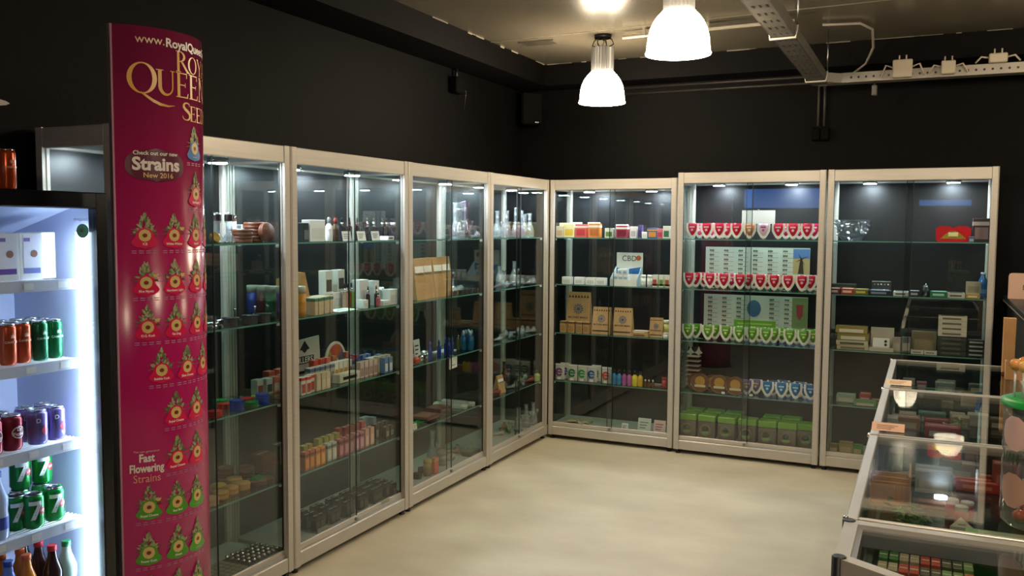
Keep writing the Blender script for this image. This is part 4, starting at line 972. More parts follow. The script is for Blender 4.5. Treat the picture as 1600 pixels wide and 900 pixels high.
row('F',3,[1167,1181],.10,make_seed_pack,('#6a5a98','#e0b040'),'violet seed pack with yellow mark','seed pack','seed packs of the middle rear cabinet')
def make_tin(r):
    o=MB().lathe([(r*.97,-.010),(r*.97,.010)],24,(0,0,r),axis='y').build('round_tin',mat('#6a3f22',.3))
    MB().lathe([(r*1.0,-.014),(r*1.0,-.008),(r*.90,-.008),(r*.90,-.014)],24,(0,0,r),axis='y',cap=False).build('tin_rim',mat('#e0c096',.25,.3),o)
    MB().lathe([(r*.55,-.0112),(r*.55,-.0102)],16,(0,0,r*1.15),axis='y').build('printed_picture',mat('#b88a30',.4),o); MB().box(-r*.6,r*.6,-.0115,-.010,r*.5,r*.75).build('printed_name',mat('#d8c8a0',.4),o)
    return o
row('F',3,[1094,1124,1149],.10,make_tin,(.066,),'gold-rimmed round tin','tin','round tins of the middle rear cabinet')
row('F',3,[1087,1112,1134],.16,make_tin,(.060,),'bronze rear round tin','tin','round tins of the middle rear cabinet')
def make_rack():
    o=MB().box(-.05,.05,0,.08,0,.006).build('lighter_rack',mat('#3a1418',.4))
    MB().box(-.05,.05,.075,.08,0,.30).build('back_plate',mat('#32121a',.4),o)
    for k in range(7): MB().box(-.048,.048,.0,.075,.03+k*.034,.036+k*.034).build('rack_step',mat('#c9a8a0',.4),o)
    for x in (-.03,.03): MB().prism([(x-.03,.26),(x-.012,.275),(x,.305),(x+.012,.275),(x+.03,.26),(x+.008,.25),(x,.232),(x-.008,.25)],.060,.072,'y').build('white_star',mat('#d8cfc0',.5),o)
    return o
one('F',3,1078,.12,make_rack,(),'stepped dark red rack with white stars, middle rear cabinet','rack')
def make_price_cube():
    o=MB().cbox(-.016,.016,-.012,.012,0,.024,.003).build('price_cube',BLK2); MB().box(-.012,.012,-.0128,-.012,.004,.02).build('price_face',PAPER,o); return o
row('F',3,[1143,1157,1174],.065,make_price_cube,(),'black price cube','price cube','price cubes of the middle rear cabinet')
def make_seed_tin():
    o=MB().cbox(-.062,.062,-.055,.055,0,.125,.006).build('seed_tin',mat('#6a5e4e',.35))
    MB().cbox(-.064,.064,-.057,.057,.125,.170,.006).build('tin_lid',mat('#6fa02c',.35),o)
    MB().lathe([(.040,-.0556),(.040,-.0550),(.033,-.0550),(.033,-.0556)],20,(-.008,0,.065),axis='y',cap=False).build('printed_ring',mat('#e0d2a8',.4),o)
    MB().ball((-.008,-.055,.072),.020,.004,.018,n=12,h=6).build('printed_fruit',mat('#33401e',.4),o)
    m=MB(); m.prism([(-.036,.05),(.020,.055),(.012,.038),(-.022,.034)],-.0565,-.0555); m.build('printed_leaf',mat('#8aa860',.4),o)
    return o
row('F',4,[1077,1106,1137,1169,1200,1231,1260],.11,make_seed_tin,(),'green-lidded square seed tin','tin','green-lidded tins on the cabinet floor')
row('F',4,[1087,1116,1147,1207,1237],.28,make_seed_tin,(),'green-lidded rear seed tin','tin','green-lidded tins at the back of the cabinet floor')
def make_leafcard():
    o=MB().prism([(-.045,0),(-.02,.02),(.0,.045),(.02,.02),(.045,0),(.03,-.004),(-.03,-.004)],0,.002,'z').build('leaf_card',mat('#3f9a5a',.5)); MB().box(-.012,.012,.0,.012,.002,.003).build('printed_mark',WHITE,o); return o
row('F',1,[1112,1222],.075,make_leafcard,(),'small green leaf card','card','leaf cards under the packs',)
row('F',2,[1090,1152,1190],.070,make_leafcard,(),'small green leaf card','card','leaf cards under the packs')
o=MB().cbox(-.145,.145,-.002,.002,0,.155,.001).build('header_card',mat('#6aa02a',.5)); put(o,'F',1180,2,.2); tag(o,'long plain green header card behind the green packs','card'); MB().box(-.12,.12,-.0026,-.002,.125,.135).build('printed_line',mat('#a8c860',.5),o)
# white card stuck inside the glass, two printed sheets on the back
o=MB().box(-.112,.112,0,.001,0,.092).build('white_notice',TPAPER); z=1.66; o.location=(ux(1185,.037,1.7),.0365,z); tag(o,'blank white card stuck inside the middle rear cabinet','card'); MB().box(-.005,.005,-.001,.0,.085,.098).build('tape',mat('#d8d4c8',.3),o); MB().box(-.105,.105,-.0006,0,.004,.006).build('fold_line',mat('#d9d7d0',.6),o)
def sheet(px,z,lb,kind):
    w_,h=.74,.245; o=MB().box(-w_/2,w_/2,0,.002,0,h).build('printed_sheet',mat('#c9c6bb',.5)); o.location=(ux(px,.34,z+.1),.335,z); tag(o,lb,'printed sheet')
    m=MB(); rnd=random.Random(px)
    for cix in range(6 if kind==0 else 5):
        x0=-w_/2+.03+cix*.105+(0 if kind==0 or cix<3 else .13)
        for r_ in range(7):
            zz=h-.035-r_*.033
            for q in range(3): m.box(x0+q*.011,x0+q*.011+.009,-.0006,0,zz+rnd.uniform(0,.004),zz+.016)
            m.box(x0,x0+.07,-.0006,0,zz-.006,zz-.004)
    m.build('text_block',mat('#5a5348',.6),o)['kind']='stuff'
    if kind==0:
        MB().box(.255,.368,-.001,0,.06,.238).build('photo_sky',mat('#b89a6a',.5),o); MB().box(.255,.368,-.0014,-.001,.17,.238).build('photo_upper_sky',mat('#5a78b0',.5),o)
        MB().prism([(.290,.06),(.330,.06),(.322,.15),(.312,.18),(.302,.15)],-.0022,-.001).build('photo_windmill',mat('#33291f',.5),o)
        for a in (.5,2.07,3.64,5.2): MB().prism([(.312+.004*math.cos(a+1.57),.165+.004*math.sin(a+1.57)),(.312+.05*math.cos(a),.165+.05*math.sin(a)),(.312-.004*math.cos(a+1.57),.165-.004*math.sin(a+1.57))],-.0026,-.0022).build('photo_sail',mat('#33291f',.5),o)
    else:
        MB().prism([(.05*math.cos(2*pi*k/16)-.005,.15+.062*math.sin(2*pi*k/16)) for k in range(16)],-.0014,0).build('photo_blue_pack',mat('#46688c',.5),o)
        MB().box(.262,.368,-.001,0,.0,.24).build('photo_garden',mat('#7c8a58',.5),o); MB().prism([(.29,.19),(.34,.19),(.335,.11),(.315,.08),(.295,.11)],-.0018,-.001).build('photo_red_pack',mat('#a83a40',.5),o)
sheet(1182,1.245,'printed list sheet with a windmill photo, middle rear cabinet',0); sheet(1179,.895,'printed list sheet with a red pack photo, middle rear cabinet',1)

# ---- E
EX='rear corner cabinet'
for px,w_,h,cb,fr,bd,lb in ((871,.06,.085,'#e8dcc8','#d8b890',None,'cream carton at the left end'),(888,.085,.10,'#efe3b0','#e0b838',None,'pale yellow carton with gold panel'),(909,.09,.10,'#d8625c','#c03038','#f0d8d0','coral red carton'),(930,.088,.105,'#d8862e','#b86018','#f4e6d8','orange carton with white band'),
    (953,.065,.072,'#e6e8d8','#6a8a4a',None,'white carton with green print'),(973,.09,.09,'#a03048','#7a1030','#f0e8e4','maroon carton with white band'),(991,.05,.085,'#f0efec','#b8b4c8',None,'slim white carton'),(1001,.028,.095,'#5a4a86','#3a2a60',None,'narrow purple carton'),(1007,.04,.045,'#f0efec','#d8d8d8',None,'low white carton'),(1019,.075,.075,'#2a5aa0','#d89038','#e0a040','blue carton with orange band'),(1031,.04,.07,'#d87088','#b83050',None,'small pink carton'),(1041,.05,.09,'#dcd8cc','#3a6a50',None,'white carton with green base')):
    one('E',0,px,.10,make_carton,(w_,.05,h,cb,fr,bd),lb+', top shelf of '+EX,'carton')
for px,h,cb,lb in ((881,.11,'#efe6c4','tall pale carton behind the yellow one'),(900,.115,'#f1efe8','tall white carton behind the coral one'),(928,.115,'#f1ede2','tall white carton behind the orange one'),(972,.10,'#f0eee8','tall white carton behind the maroon one')):
    one('E',0,px,.17,make_carton,(.085,.05,h,cb,None,None),lb+', top shelf of '+EX,'carton')
row('E',1,[887,906,924,940],.09,make_carton,(.075,.05,.055,'#f2f1ee','#cfd0cc',None),'small white box','carton','small white boxes of the rear corner cabinet')
t=empty('counter_display'); put(t,'E',981,1,.17); tag(t,'white and blue cardboard CBD display, second shelf of '+EX,'cardboard display')
MB().box(-.10,.105,.03,.034,0,.245).build('back_card',mat('#e9e8e4',.5),t); MB().prism([(-.11,0),(.03,0),(.03,.14),(-.11,.05)],-.105,-.101,'x').build('side_card',mat('#dfe4ea',.5),t)
MB().prism([(-.11,0),(.03,0),(.03,.16),(-.11,.05)],.101,.105,'x').build('side_card',mat('#c8d4e0',.5),t); MB().box(-.10,.1,-.11,-.106,0,.05).build('front_lip',mat('#e9e8e4',.5),t)
MB().prism([(-.10,.085),(.105,.085),(.105,.14),(-.02,.12),(-.10,.13)],.0285,.0298).build('blue_swoosh',mat('#1f66b0',.4),t)
m=MB(); put_text(m,'CBD',.058,.0,.0286,.20,0,.0); m.build('lettering',mat('#2a2a30',.5),t); m=MB(); m.lathe([(.02,.028),(.02,.0295)],12,(.072,0,.205),axis='y'); m.build('printed_mark',mat('#c8603a',.5),t)
k=0
for r_,(dz,xs_) in enumerate(((0,(-.075,-.037,0,.037)),(.042,(-.06,-.022,.016)),(.084,(-.03,.01)))):
    for q_,x in enumerate(xs_):
        o=inst('cbdbox',make_carton,.034,.05,.04,'#eceef0','#9ab0c0',None); o.location=(t.location.x+x-.005,t.location.y-.07,t.location.z+.0005+dz*1.02); tag(o,olab(q_,len(xs_),'tiny white carton',['bottom','middle','top'][r_]+' tier in the CBD display'),'carton','tiny cartons in the CBD display')
row('E',1,[1005,1015],.09,make_jar,(.019,.085,'#eeeeec',mat('#f4f4f4',.4)),'white tube','tube','white tubes of the rear corner cabinet')
for px,c,lb in ((1024,'#b04a38','red-brown'),(1034,'#6a9a3a','green'),(1043,'#a8643a','orange-brown')): one('E',1,px,.09,make_carton,(.036,.036,.09,'#e9e4da',c,c,.1),'slim white carton with %s print, second shelf of %s'%(lb,EX),'carton')
one('E',2,905,.21,make_kraft_bag,(.19,.09,.30),'largest kraft bag with emblem, third shelf of '+EX,'kraft bag')
one('E',2,941,.12,make_kraft_bag,(.145,.08,.20),'middle-sized kraft bag left of its twin, '+EX,'kraft bag'); one('E',2,974,.12,make_kraft_bag,(.145,.08,.20),'middle-sized kraft bag right of its twin, '+EX,'kraft bag')
one('E',2,1026,.12,make_kraft_bag,(.10,.05,.14),'smallest kraft bag with emblem, third shelf of '+EX,'kraft bag')
row('E',2,[881,894,906,917],.075,make_carton,(.048,.045,.088,KRAFT,'#a88050','#6a4a2c',.80),'small kraft carton','carton','small kraft cartons before the large bag')
one('E',2,999,.09,make_flat,(.13,.09,.022,KRAFT,'#5a4028'),'flat kraft box lying beside the bags, '+EX,'box'); one('E',2,999,.09,make_flat,(.12,.08,.018,KRAFT,'#e0d8c4'),'thin pale box on the flat kraft box, '+EX,'box',dz=.0235)
one('E',2,1040,.16,make_jar,(.03,.12,'#d8c878',mat('#e8e0c0',.4)),'yellowish jar behind the white tub, '+EX,'jar'); one('E',2,1041,.08,make_jar,(.022,.038,'#efeae6',mat('#d8c8c0',.4)),'low white tub, third shelf of '+EX,'tub')
for px,c,lb in ((870,'#7a2a7a','purple'),(883,'#3a3a98','violet-blue'),(895,'#2a7a3a','dark green'),(909,'#2f9a3f','bright green'),(920,'#2a5a9a','blue'),(932,'#5a9a3a','light green'),(948,'#d04a2a','red')): one('E',3,px,.10,make_zip_bag,(c,'e'),'clear zip bag with %s letter print, fourth shelf of %s'%(lb,EX),'bag')
for px,c,lb,w_ in ((958,'#3a86b8','left blue',.012),(966,'#3a86b8','right blue',.012),(974,'#b05a98','left pink',.011),(982,'#b05a98','right pink',.011),(989,'#d8c83a','yellow',.014),(996,'#d8b02a','golden',.011)): one('E',3,px,.09,make_vial,(.019 if w_<.013 else .022,.115,mat(c,.15),BLK2),lb+' pocket bottle with dark cap, fourth shelf of '+EX,'bottle')
row('E',3,[1001,1007,1014,1020],.10,make_vial,(.011,.055,mat('#6a3a1a',.2),WHITE),'tiny brown vial with white cap','vial','tiny vials of the rear corner cabinet')
one('E',3,1038,.12,make_jar,(.018,.075,'#b03038',mat('#a02830',.4)),'red bottle at the right end, fourth shelf of '+EX,'bottle'); one('E',3,1027,.08,make_flat,(.12,.07,.012,'#6a2a2a','#a88a80'),'flat dark red box, fourth shelf of '+EX,'box')
one('E',4,976,.06,make_card,(.05,.05,'#e8e6e0'),'small white card on the floor of '+EX,'card'); one('E',4,1006,.07,make_card,(.10,.10,'#c9d0c4',None,'#4a6a5a'),'grey-green card on the floor of '+EX,'card'); one('E',4,1030,.07,make_card,(.09,.095,'#d8b8b0',None,'#a04a48'),'pink card on the floor of '+EX,'card')
def make_crumple():
    rnd=random.Random(3); o=MB(); n=9
    vs=[((i/(n-1)-.5)*.2,(j/(n-1)-.5)*.12,rnd.uniform(0,.03)*(1-abs(i/(n-1)-.5))) for j in range(n) for i in range(n)]
    o.add(vs,[(j*n+i,j*n+i+1,(j+1)*n+i+1,(j+1)*n+i) for j in range(n-1) for i in range(n-1)]); return o.build('crumpled_film',mat('#a09a78',.3))
one('E',4,905,.15,make_crumple,(),'crumpled clear film on the floor of '+EX,'film')

# ---- G
GX='right rear cabinet'
t=empty('glass_bowl'); put(t,'G',1331,0,.18); tag(t,'large glass bowl with silver dots, top shelf of '+GX,'bowl')
MB().lathe([(.06,.004),(.085,.03),(.105,.09),(.115,.14),(.109,.14),(.099,.09),(.079,.034),(.0001,.012)],28,cap=False).build('bowl',BOWLG,t); MB().lathe([(.062,0),(.062,.006)],20).build('bowl_foot',BOWLG,t)
for k in range(26):
    a=-pi/2+(k*0.77)%3.2-1.6; zz=.04+.09*((k*37)%26)/26; r_=.087+(zz-.03)*.30; MB().ball((r_*math.cos(a),r_*math.sin(a),zz),.006+.004*(k%3==0),n=8,h=5).build('silver_dot',CHROME,t)
t=empty('heart_tin'); put(t,'G',1489,0,.12); tag(t,'glossy red heart-shaped tin box, top shelf of '+GX,'tin')
P=[(-.10,.02),(-.09,0),(.09,0),(.10,.02),(.10,.085),(.08,.10),(.03,.10),(0,.088),(-.03,.10),(-.08,.10),(-.10,.085)]
MB().prism(P,-.035,.035).build('tin_body',mat('#d01824',.2),t); m=MB(); m.prism([(-.075+.15*k/12,.018+.052*math.sin(pi*k/12)) for k in range(13)],-.037,-.035); m.build('gold_band',BRASS,t); MB().cbox(-.028,.028,-.04,-.037,.035,.06,.003).build('name_plate',mat('#efe0a0',.3),t)
one('G',0,1533,.12,make_carton,(.10,.06,.15,'#3a2826','#8a6a68','#b8a8a4',.7),'dark printed box at the right end, top shelf of '+GX,'box'); one('G',0,1518,.08,make_carton,(.03,.03,.035,'#4a5a70','#90a0b0',None),'tiny blue-grey box, top shelf of '+GX,'box')
for px,w_,h,c,bd,lb in ((1304,.065,.035,'#5a2a2c','#c8a8a0','dark red'),(1322,.085,.036,'#a83228','#f0c8b0','bright red'),(1343,.085,.035,'#6a6428','#c0b860','olive'),(1373,.14,.032,'#1e2230','#8088a0','navy'),(1408,.09,.028,'#c8c8c4','#6a6a68','light grey'),(1420,.06,.035,'#1c1e28','#a8a8b0','black'),(1467,.10,.036,'#1f6a4c','#a0d0b8','green'),(1492,.10,.030,'#c0bab0','#5a544c','pale grey'),(1514,.08,.028,'#a88a50','#e0d0a0','tan')): one('G',1,px,.10,make_flat,(w_,.13,h,c,bd),'flat %s box lying on the second shelf of %s'%(lb,GX),'box')
def make_dice():
    o=MB().cbox(-.06,.06,-.006,.006,0,.085,.002).build('dice_tin',mat('#5a5a58',.3,.6))
    for r_ in range(2):
        for q in range(5): MB().ball((-.042+q*.021,-.007,.03+r_*.034),.006,n=8,h=5).build('stud',CHROME,o)
    return o
one('G',1,1377,.19,make_dice,(),'grey metal tin with silver studs, second shelf of '+GX,'tin')
one('G',1,1312,.22,make_flat,(.16,.06,.06,'#33332c','#55554a'),'dark olive box at the back left, second shelf of '+GX,'box')
def make_spring():
    o=MB().lathe([(.02,0),(.022,.01),(.016,.018),(.022,.026),(.016,.034),(.022,.042),(.016,.05),(.022,.058),(.012,.072)],14).build('metal_grinder',STEEL); MB().lathe([(.008,.07),(.004,.085)],8).build('knob',CHROME,o); return o
one('G',1,1452,.14,make_spring,(),'ribbed metal grinder, second shelf of '+GX,'grinder')
one('G',1,1513,.12,make_carton,(.085,.05,.075,'#a39a88','#8a8274',None),'beige square carton on the tan box, '+GX,'carton',dz=.029)
o=make_bottle(.03,.16,mat('#2a5a90',.15),mat('#b8c8d8',.3),0,mat('#3a70a8',.4),'blue_bottle'); put(o,'G',1535,1,.11); tag(o,'blue bottle at the right end, second shelf of '+GX,'bottle')
for k,(px,c,bd,lb,dz) in enumerate(((1333,'#b8aa8c','#6a6a58','pale carton, lowest of the left stack',0),(1332,'#c4bba4','#54543e','second pale carton of the left stack',.031),(1333,'#8a7a44','#d8d0b8','olive and white carton third in the left stack',.062),(1331,'#9c8848','#e0d8c0','gold and black carton topping the left stack',.11))): one('G',2,px,.12,make_carton,(.20,.09,.030 if k<2 else .046,c,bd,None),lb+', '+GX,'carton',dz=dz)
one('G',2,1301,.12,make_jar,(.025,.12,'#20242a',BLK2),'black cylinder at the left end, third shelf of '+GX,'canister')
t=empty('watch_box'); put(t,'G',1378,2,.15); tag(t,'open white box with two black dots, third shelf of '+GX,'box')
MB().cbox(-.075,.075,-.10,.0,0,.025,.002).build('base',mat('#b3ab9c',.5),t); MB().prism([(-.01,.02),(.02,.15),(.028,.15),(.0,.02)],-.072,.072,'x').build('lid',mat('#b7ae9f',.5),t); o_=MB().cbox(-.055,.05,-.075,-.03,.025,.085,.003).build('white_insert',WHITE,t)
for zz in (.045,.068): MB().lathe([(.009,-.0772),(.009,-.0752)],12,(.025,0,zz),axis='y').build('black_dot',BLACK,o_)
for px,w_,h,c,lb in ((1399,.05,.095,'#9a9082','warm grey carton'),(1412,.055,.10,'#6c6a6c','dark grey carton')): one('G',2,px,.12,make_carton,(w_,.05,h,c,'#b0a898',None),lb+' right of the white box, '+GX,'carton')
one('G',2,1443,.16,make_carton,(.15,.06,.14,'#74684f','#8a7c60',None),'tan wide carton, third shelf of '+GX,'carton'); row('G',2,[1424,1441],.075,make_flat,(.075,.05,.025,'#cfc8ba','#8a8478'),'small pale flat box','box','small flat boxes of the right rear cabinet')
for k in range(4): one('G',2,1479,.12,make_flat,(.165,.09,.030,'#33342f','#55564c'),['lowest','second','third','top'][k]+' dark box under the white stack, '+GX,'box',dz=k*.0308)
for k in range(4): one('G',2,1479,.12,make_flat,(.165,.09,.032,'#c9c0ac','#6a6250'),['lowest','second','third','top'][k]+' white box of the stack, third shelf of '+GX,'box',dz=.1236+k*.0328)
for k in range(4): one('G',2,1523,.12,make_flat,(.115,.08,.026,'#1e2020','#9aa0a0'),['lowest','second','third','top'][k]+' black box of the right stack, '+GX,'box',dz=k*.0268)
one('G',2,1511,.06,make_flat,(.06,.03,.015,'#c4bdb0','#77716a'),'tiny pale box before the black stack, '+GX,'box')
for px,w_,h,c,lb in ((1322,.12,.05,'#8a9a8a','pale green clear box'),(1337,.14,.03,'#6a8a5a','flat green tray'),(1352,.07,.06,'#a04038','red box'),(1360,.10,.022,'#9a5a50','flat brick-red tray')): one('G',3,px,.12 if h<.04 else .2,make_carton,(w_,.10,h,c,'#b8b0a0',None),lb+', fourth shelf of '+GX,'box')
for px,w_,h,c,lb in ((1303,.06,.05,'#7a6040','small brown box'),(1322,.09,.07,'#8c7444','ochre box'),(1337,.06,.06,'#3f7a3a','green box')): one('G',4,px,.11,make_carton,(w_,.08,h,c,'#b09a70',None),lb+' on the floor of '+GX,'box')

# ---- A : cabinet behind the poster
AX='cabinet by the poster'
def make_bubbler():
    o=MB().lathe([(.024,0),(.026,.02),(.014,.04),(.013,.085),(.018,.09),(.018,.125),(.014,.13)],14).build('glass_tube',GLASSY); MB().lathe([(.019,.095),(.019,.122)],14,cap=False).build('steel_collar',CHROME,o); MB().lathe([(.027,.0),(.027,.008)],14).build('steel_base',CHROME,o); return o
row('A',0,[339,358],.12,make_bubbler,(),'glass and chrome tube','glass tube','chrome tubes of the cabinet by the poster')
o=make_grinder(.024,.014,BRASS); put(o,'A',347,0,.07); o.rotation_euler=(pi/2-.5,0,pi/2); o.location.z+=.022; tag(o,'small brass grinder leaning before the chrome tubes','grinder')
for px,k,lb in ((378,0,'lower left'),(378,1,'upper left'),(402,0,'lowest right-hand'),(402,1,'middle right-hand'),(402,2,'top right-hand')): one('A',0,px,.14,make_round_box,(.045,.030,WOODD),lb+' round wooden box stacked on the top shelf, '+AX,'round box',dz=k*.0305)
o=make_round_box(.042,.028,WOODD); put(o,'A',424,0,.10); o.rotation_euler=(pi/2-.15,0,pi/2); o.location.z+=.044; tag(o,'round wooden box standing on edge, top shelf of '+AX,'round box')
one('A',0,440,.16,make_jar,(.022,.12,'#b8bcc0',CHROME),'silver canister at the right, top shelf of '+AX,'canister')
for k,px in enumerate((374,398)):
    o=MB().prism([(-.03,.0),(-.014,.0),(-.012,.06),(.002,.06),(.006,.02),(.018,.0),(.03,.05),(.03,.08),(-.03,.08)],-.004,.004).build('white_cutout',mat('#d8dadd',.5)); put(o,'A',px,0,.28,.085 if k else .08); o.location.z=SH[0]+.001; tag(o,['left','right'][k]+' white cut-out shape at the back, top shelf of '+AX,'card'); MB().box(-.02,.02,-.0046,-.004,.065,.075).build('printed_line',mat('#8a8f98',.5),o)  # flat white shape with a drip-like outline and one grey line
row('A',1,[360,392,412],.09,make_grinder,(.030,.034,STEEL,True),'steel crank-handled grinder','grinder','crank grinders of the cabinet by the poster')
row('A',1,[330,344],.12,make_round_box,(.032,.026,CHROME),'chrome round tin','tin','chrome tins of the cabinet by the poster')
for px,v,c,lb in ((395,.320,'#2f3f98','blue'),(411,.262,'#6a1f28','dark red'),(424,.205,'#2f6a3f','green'),(441,.140,'#4f3068','purple'),(469,.078,'#c88a1c','amber')): one('B',1,px,v,make_jar,(.028,.145,c,mat('#b8b4a4',.25)),lb+' jar with clear lid, left end of second left-wall cabinet','jar')
one('A',1,428,.10,make_round_box,(.022,.03,mat('#9aa0a4',.3)),'small grey round tin, second shelf of '+AX,'tin')
o=MB().prism([(-.04,0),(.04,0),(.025,.17),(-.025,.17)],-.01,.01).build('wooden_sign',WOODL); put(o,'B',440,1,.31); tag(o,'tan wooden sign standing behind the jars, second left-wall cabinet','wooden sign'); MB().prism([(-.02,.03),(-.012,.03),(.01,.13),(.002,.13)],-.0112,-.01).build('burnt_mark',WOODD,o)
GR=[('#b0201c','red'),('#1f3f9a','blue'),('#1f7a35','green'),('#24459c','cobalt blue'),('#a8b83a','lime')]
for (px,v,k,dz,nm) in ((336,.09,0,0,'front red plastic grinder'),(350,.17,0,0,'rear red plastic grinder'),(370,.09,1,0,'left blue plastic grinder'),(370,.09,1,.0235,'upper left blue plastic grinder'),(393,.09,2,0,'green plastic grinder'),(410,.09,3,0,'right cobalt plastic grinder'),(410,.09,3,.0235,'upper right cobalt plastic grinder'),(440,.10,4,0,'lime plastic grinder'),(385,.17,0,0,'red plastic grinder behind the blue ones'),(345,.23,2,0,'green plastic grinder at the back')): one('A',2,px,v,make_grinder,(.031,.023,mat(GR[k][0],.3)),nm+', third shelf of '+AX,'grinder',dz=dz)
for i,(px,v,c,f) in enumerate(((402,.24,'#d8d4cc','#8a3a30'),(415,.24,'#cfc8c0','#3a3a38'),(428,.24,'#d8705a','#f0d8c8'),(441,.24,'#d07858','#f0d8c8'),(420,.31,'#cc5a48','#e8c8b8'),(436,.31,'#d06a50','#e8c8b8'),(450,.20,'#c8c4bc','#b04a3a'))): one('B',2,px,v,make_carton,(.045,.04,.075 if v<.3 else .09,c,f,None),'%s small carton at the left end, third shelf of %s'%(['leftmost grey','second grey','left coral','right coral','tall left coral','tall right coral','rightmost pale'][i],'second left-wall cabinet'),'carton')
WP=noisy('honey_wood','#a8742e','#c08a3e',6,.5,stretch=(1,1,8))
for i,(px,v) in enumerate(((329,.08),(345,.12),(360,.09),(377,.09),(341,.19),(366,.16))): one('A',3,px,v,make_round_box,(.034,.032,WP),['leftmost front','second','third front','rightmost front','rear left','rear right'][i]+' honey-coloured round box, fourth shelf of '+AX,'round box')
for i,(px,v,dz) in enumerate(((352,.29,0),(352,.29,.0335),(372,.28,0),(372,.28,.0335),(390,.19,0),(405,.12,0),(430,.11,0),(446,.12,0))): one('A',3,px,v,make_round_box,(.036,.033 if i<4 else .022,WOODD),['lower rear left','upper rear left','lower rear','upper rear','middle','front middle','front right','far right'][i]+' dark round box, fourth shelf of '+AX,'round box',dz=dz)
one('B',3,410,.26,make_carton,(.10,.08,.085,WOODD,None,None,.7,'wooden_chest'),'square dark wooden box, left end of second left-wall cabinet','wooden box'); one('B',3,436,.27,make_carton,(.07,.07,.10,'#5a5248','#8a8270',None),'grey-brown carton, left end of second left-wall cabinet','carton')
o=MB().prism([(-.03,0),(-.01,.012),(0,.04),(.01,.012),(.035,.01),(.015,-.008),(.02,-.03),(0,-.015),(-.02,-.028),(-.014,-.008)],0,.014,'z').build('leaf_tray',mat('#1f9a3a',.3)); put(o,'A',400,3,.13,.024); o.location.z=SH[3]+.0235; tag(o,'bright green leaf-shaped dish, fourth shelf of '+AX,'dish'); MB().lathe([(.012,.014),(.012,.016)],10).build('dish_centre',mat('#157a2a',.3),o)
def make_tray(nx,ny,ball):
    o=MB().cbox(-nx*.016,nx*.016,-ny*.016,ny*.016,0,.012,.002).build('ball_tray',mat('#3a352c',.5))
    for i in range(nx):
        for j in range(ny):
            x,y=(i-(nx-1)/2)*.032,(j-(ny-1)/2)*.032
            if ball: MB().ball((x,y,.022),.010,n=10,h=6).build('metal_ball',CHROME,o)
            else: MB().box(x-.013,x+.013,y-.013,y+.013,.012,.014).build('pale_square',mat('#8a8578',.5),o)
    return o
one('A',4,410,.15,make_tray,(7,5,1),'tray of shiny metal balls on the floor of '+AX,'tray'); one('A',4,366,.13,make_tray,(7,5,0),'tray of small pale squares on the floor of '+AX,'tray')

# ---- B
BX='second left-wall cabinet'
one('B',0,490,.10,make_carton,(.12,.05,.105,'#e6e5e1','#d8d6d0',None),'white carton with a dark device picture, top shelf of '+BX,'carton'); 
one('B',0,474,.09,make_carton,(.04,.035,.09,'#1c1c1e','#6a6a6c',None),'black device carton at the left, top shelf of '+BX,'carton')
one('B',0,514,.10,make_vial,(.018,.12,mat('#e4e4e4',.3),mat('#8a8a8c',.3)),'white bottle, top shelf of '+BX,'bottle'); one('B',0,524,.10,make_vial,(.018,.118,mat('#4a3a22',.3),mat('#8a2a28',.3)),'brown bottle with red collar, top shelf of '+BX,'bottle')
row('B',0,[534,546,558,574,584,598,604,616,626],.15,make_vape,('#202024',.12,.011),'dark vape pen','vape pen','vape pens of the second left-wall cabinet')
row('B',0,[543,566,588],.085,make_card,(.075,.05,'#e8e6df',None,'#55524c',.2),'white price card','card','price cards on the top shelf'); row('B',0,[612,622],.085,make_flat,(.06,.03,.022,'#e0deda','#5a5a58'),'small white flat box','box','small flat boxes on the top shelf')
def make_easel():
    o=MB().prism([(-.05,0),(.04,0),(-.02,.20),(-.05,.20)],-.02,.02).build('wooden_wedge',WOODL); MB().prism([(-.045,.0),(.045,0),(-.015,.205),(-.025,.205)],.02,.03).build('dark_side',WOODD,o); return o
one('B',1,476,.22,make_easel,(),'tall wooden wedge display, second shelf of '+BX,'display')
for px,dz,h,lb in ((500,0,.075,'lower left'),(524,0,.085,'lower right')): one('B',1,px,.22,make_carton,(.105,.05,h,'#cfcbc4','#b8b4ac',None),lb+' white device carton of the stack, second shelf of '+BX,'carton',dz=dz)
for px,dz,h,lb in ((510,.0765,.125,'upper left'),(528,.0865,.115,'upper right')): one('B',1,px,.22,make_carton,(.06,.045,h,'#d4d0c8','#3a342c',None),lb+' tall white device carton with dark picture, '+BX,'carton',dz=dz)
row('B',1,[487,491.5,496,500.5,505,509.5],.085,make_carton,(.024,.06,.085,'#cbb89a',None,'#3a7a60',.78),'slim beige carton with green top','carton','slim beige cartons on the second shelf')
o=MB().prism([(-.10,-.06),(.08,-.05),(.10,.05),(-.07,.06)],0,.002,'z').build('leaflet',PAPER); put(o,'B',533,1,.10); tag(o,'white leaflet lying on the second shelf of '+BX,'leaflet'); MB().prism([(-.06,-.03),(.04,-.025),(.05,.02),(-.05,.03)],.002,.0025,'z').build('printed_text',mat('#d0d2d8',.6),o)
for i,(px,c) in enumerate(((517,'#22201e'),(525,'#7a4a34'),(533,'#a88a74'),(541,'#a02018'),(549,'#7a9a2c'))): one('B',1,px,.17,make_vape,(c,.13,.012),['black','brown','beige','red','lime'][i]+' vape pen standing on the second shelf, '+BX,'vape pen')
for px,v,w_,h,lb in ((563,.15,.085,.145,'tall wide white carton'),(583,.14,.045,.135,'tall slim white carton'),(566,.07,.04,.045,'low white carton before the tall one'),(619,.11,.075,.085,'white carton at the right end'),(598,.09,.06,.03,'flat white carton')): one('B',1,px,v,make_carton,(w_,.05,h,'#e2e1de','#c9c8c8',None),lb+', second shelf of '+BX,'carton')
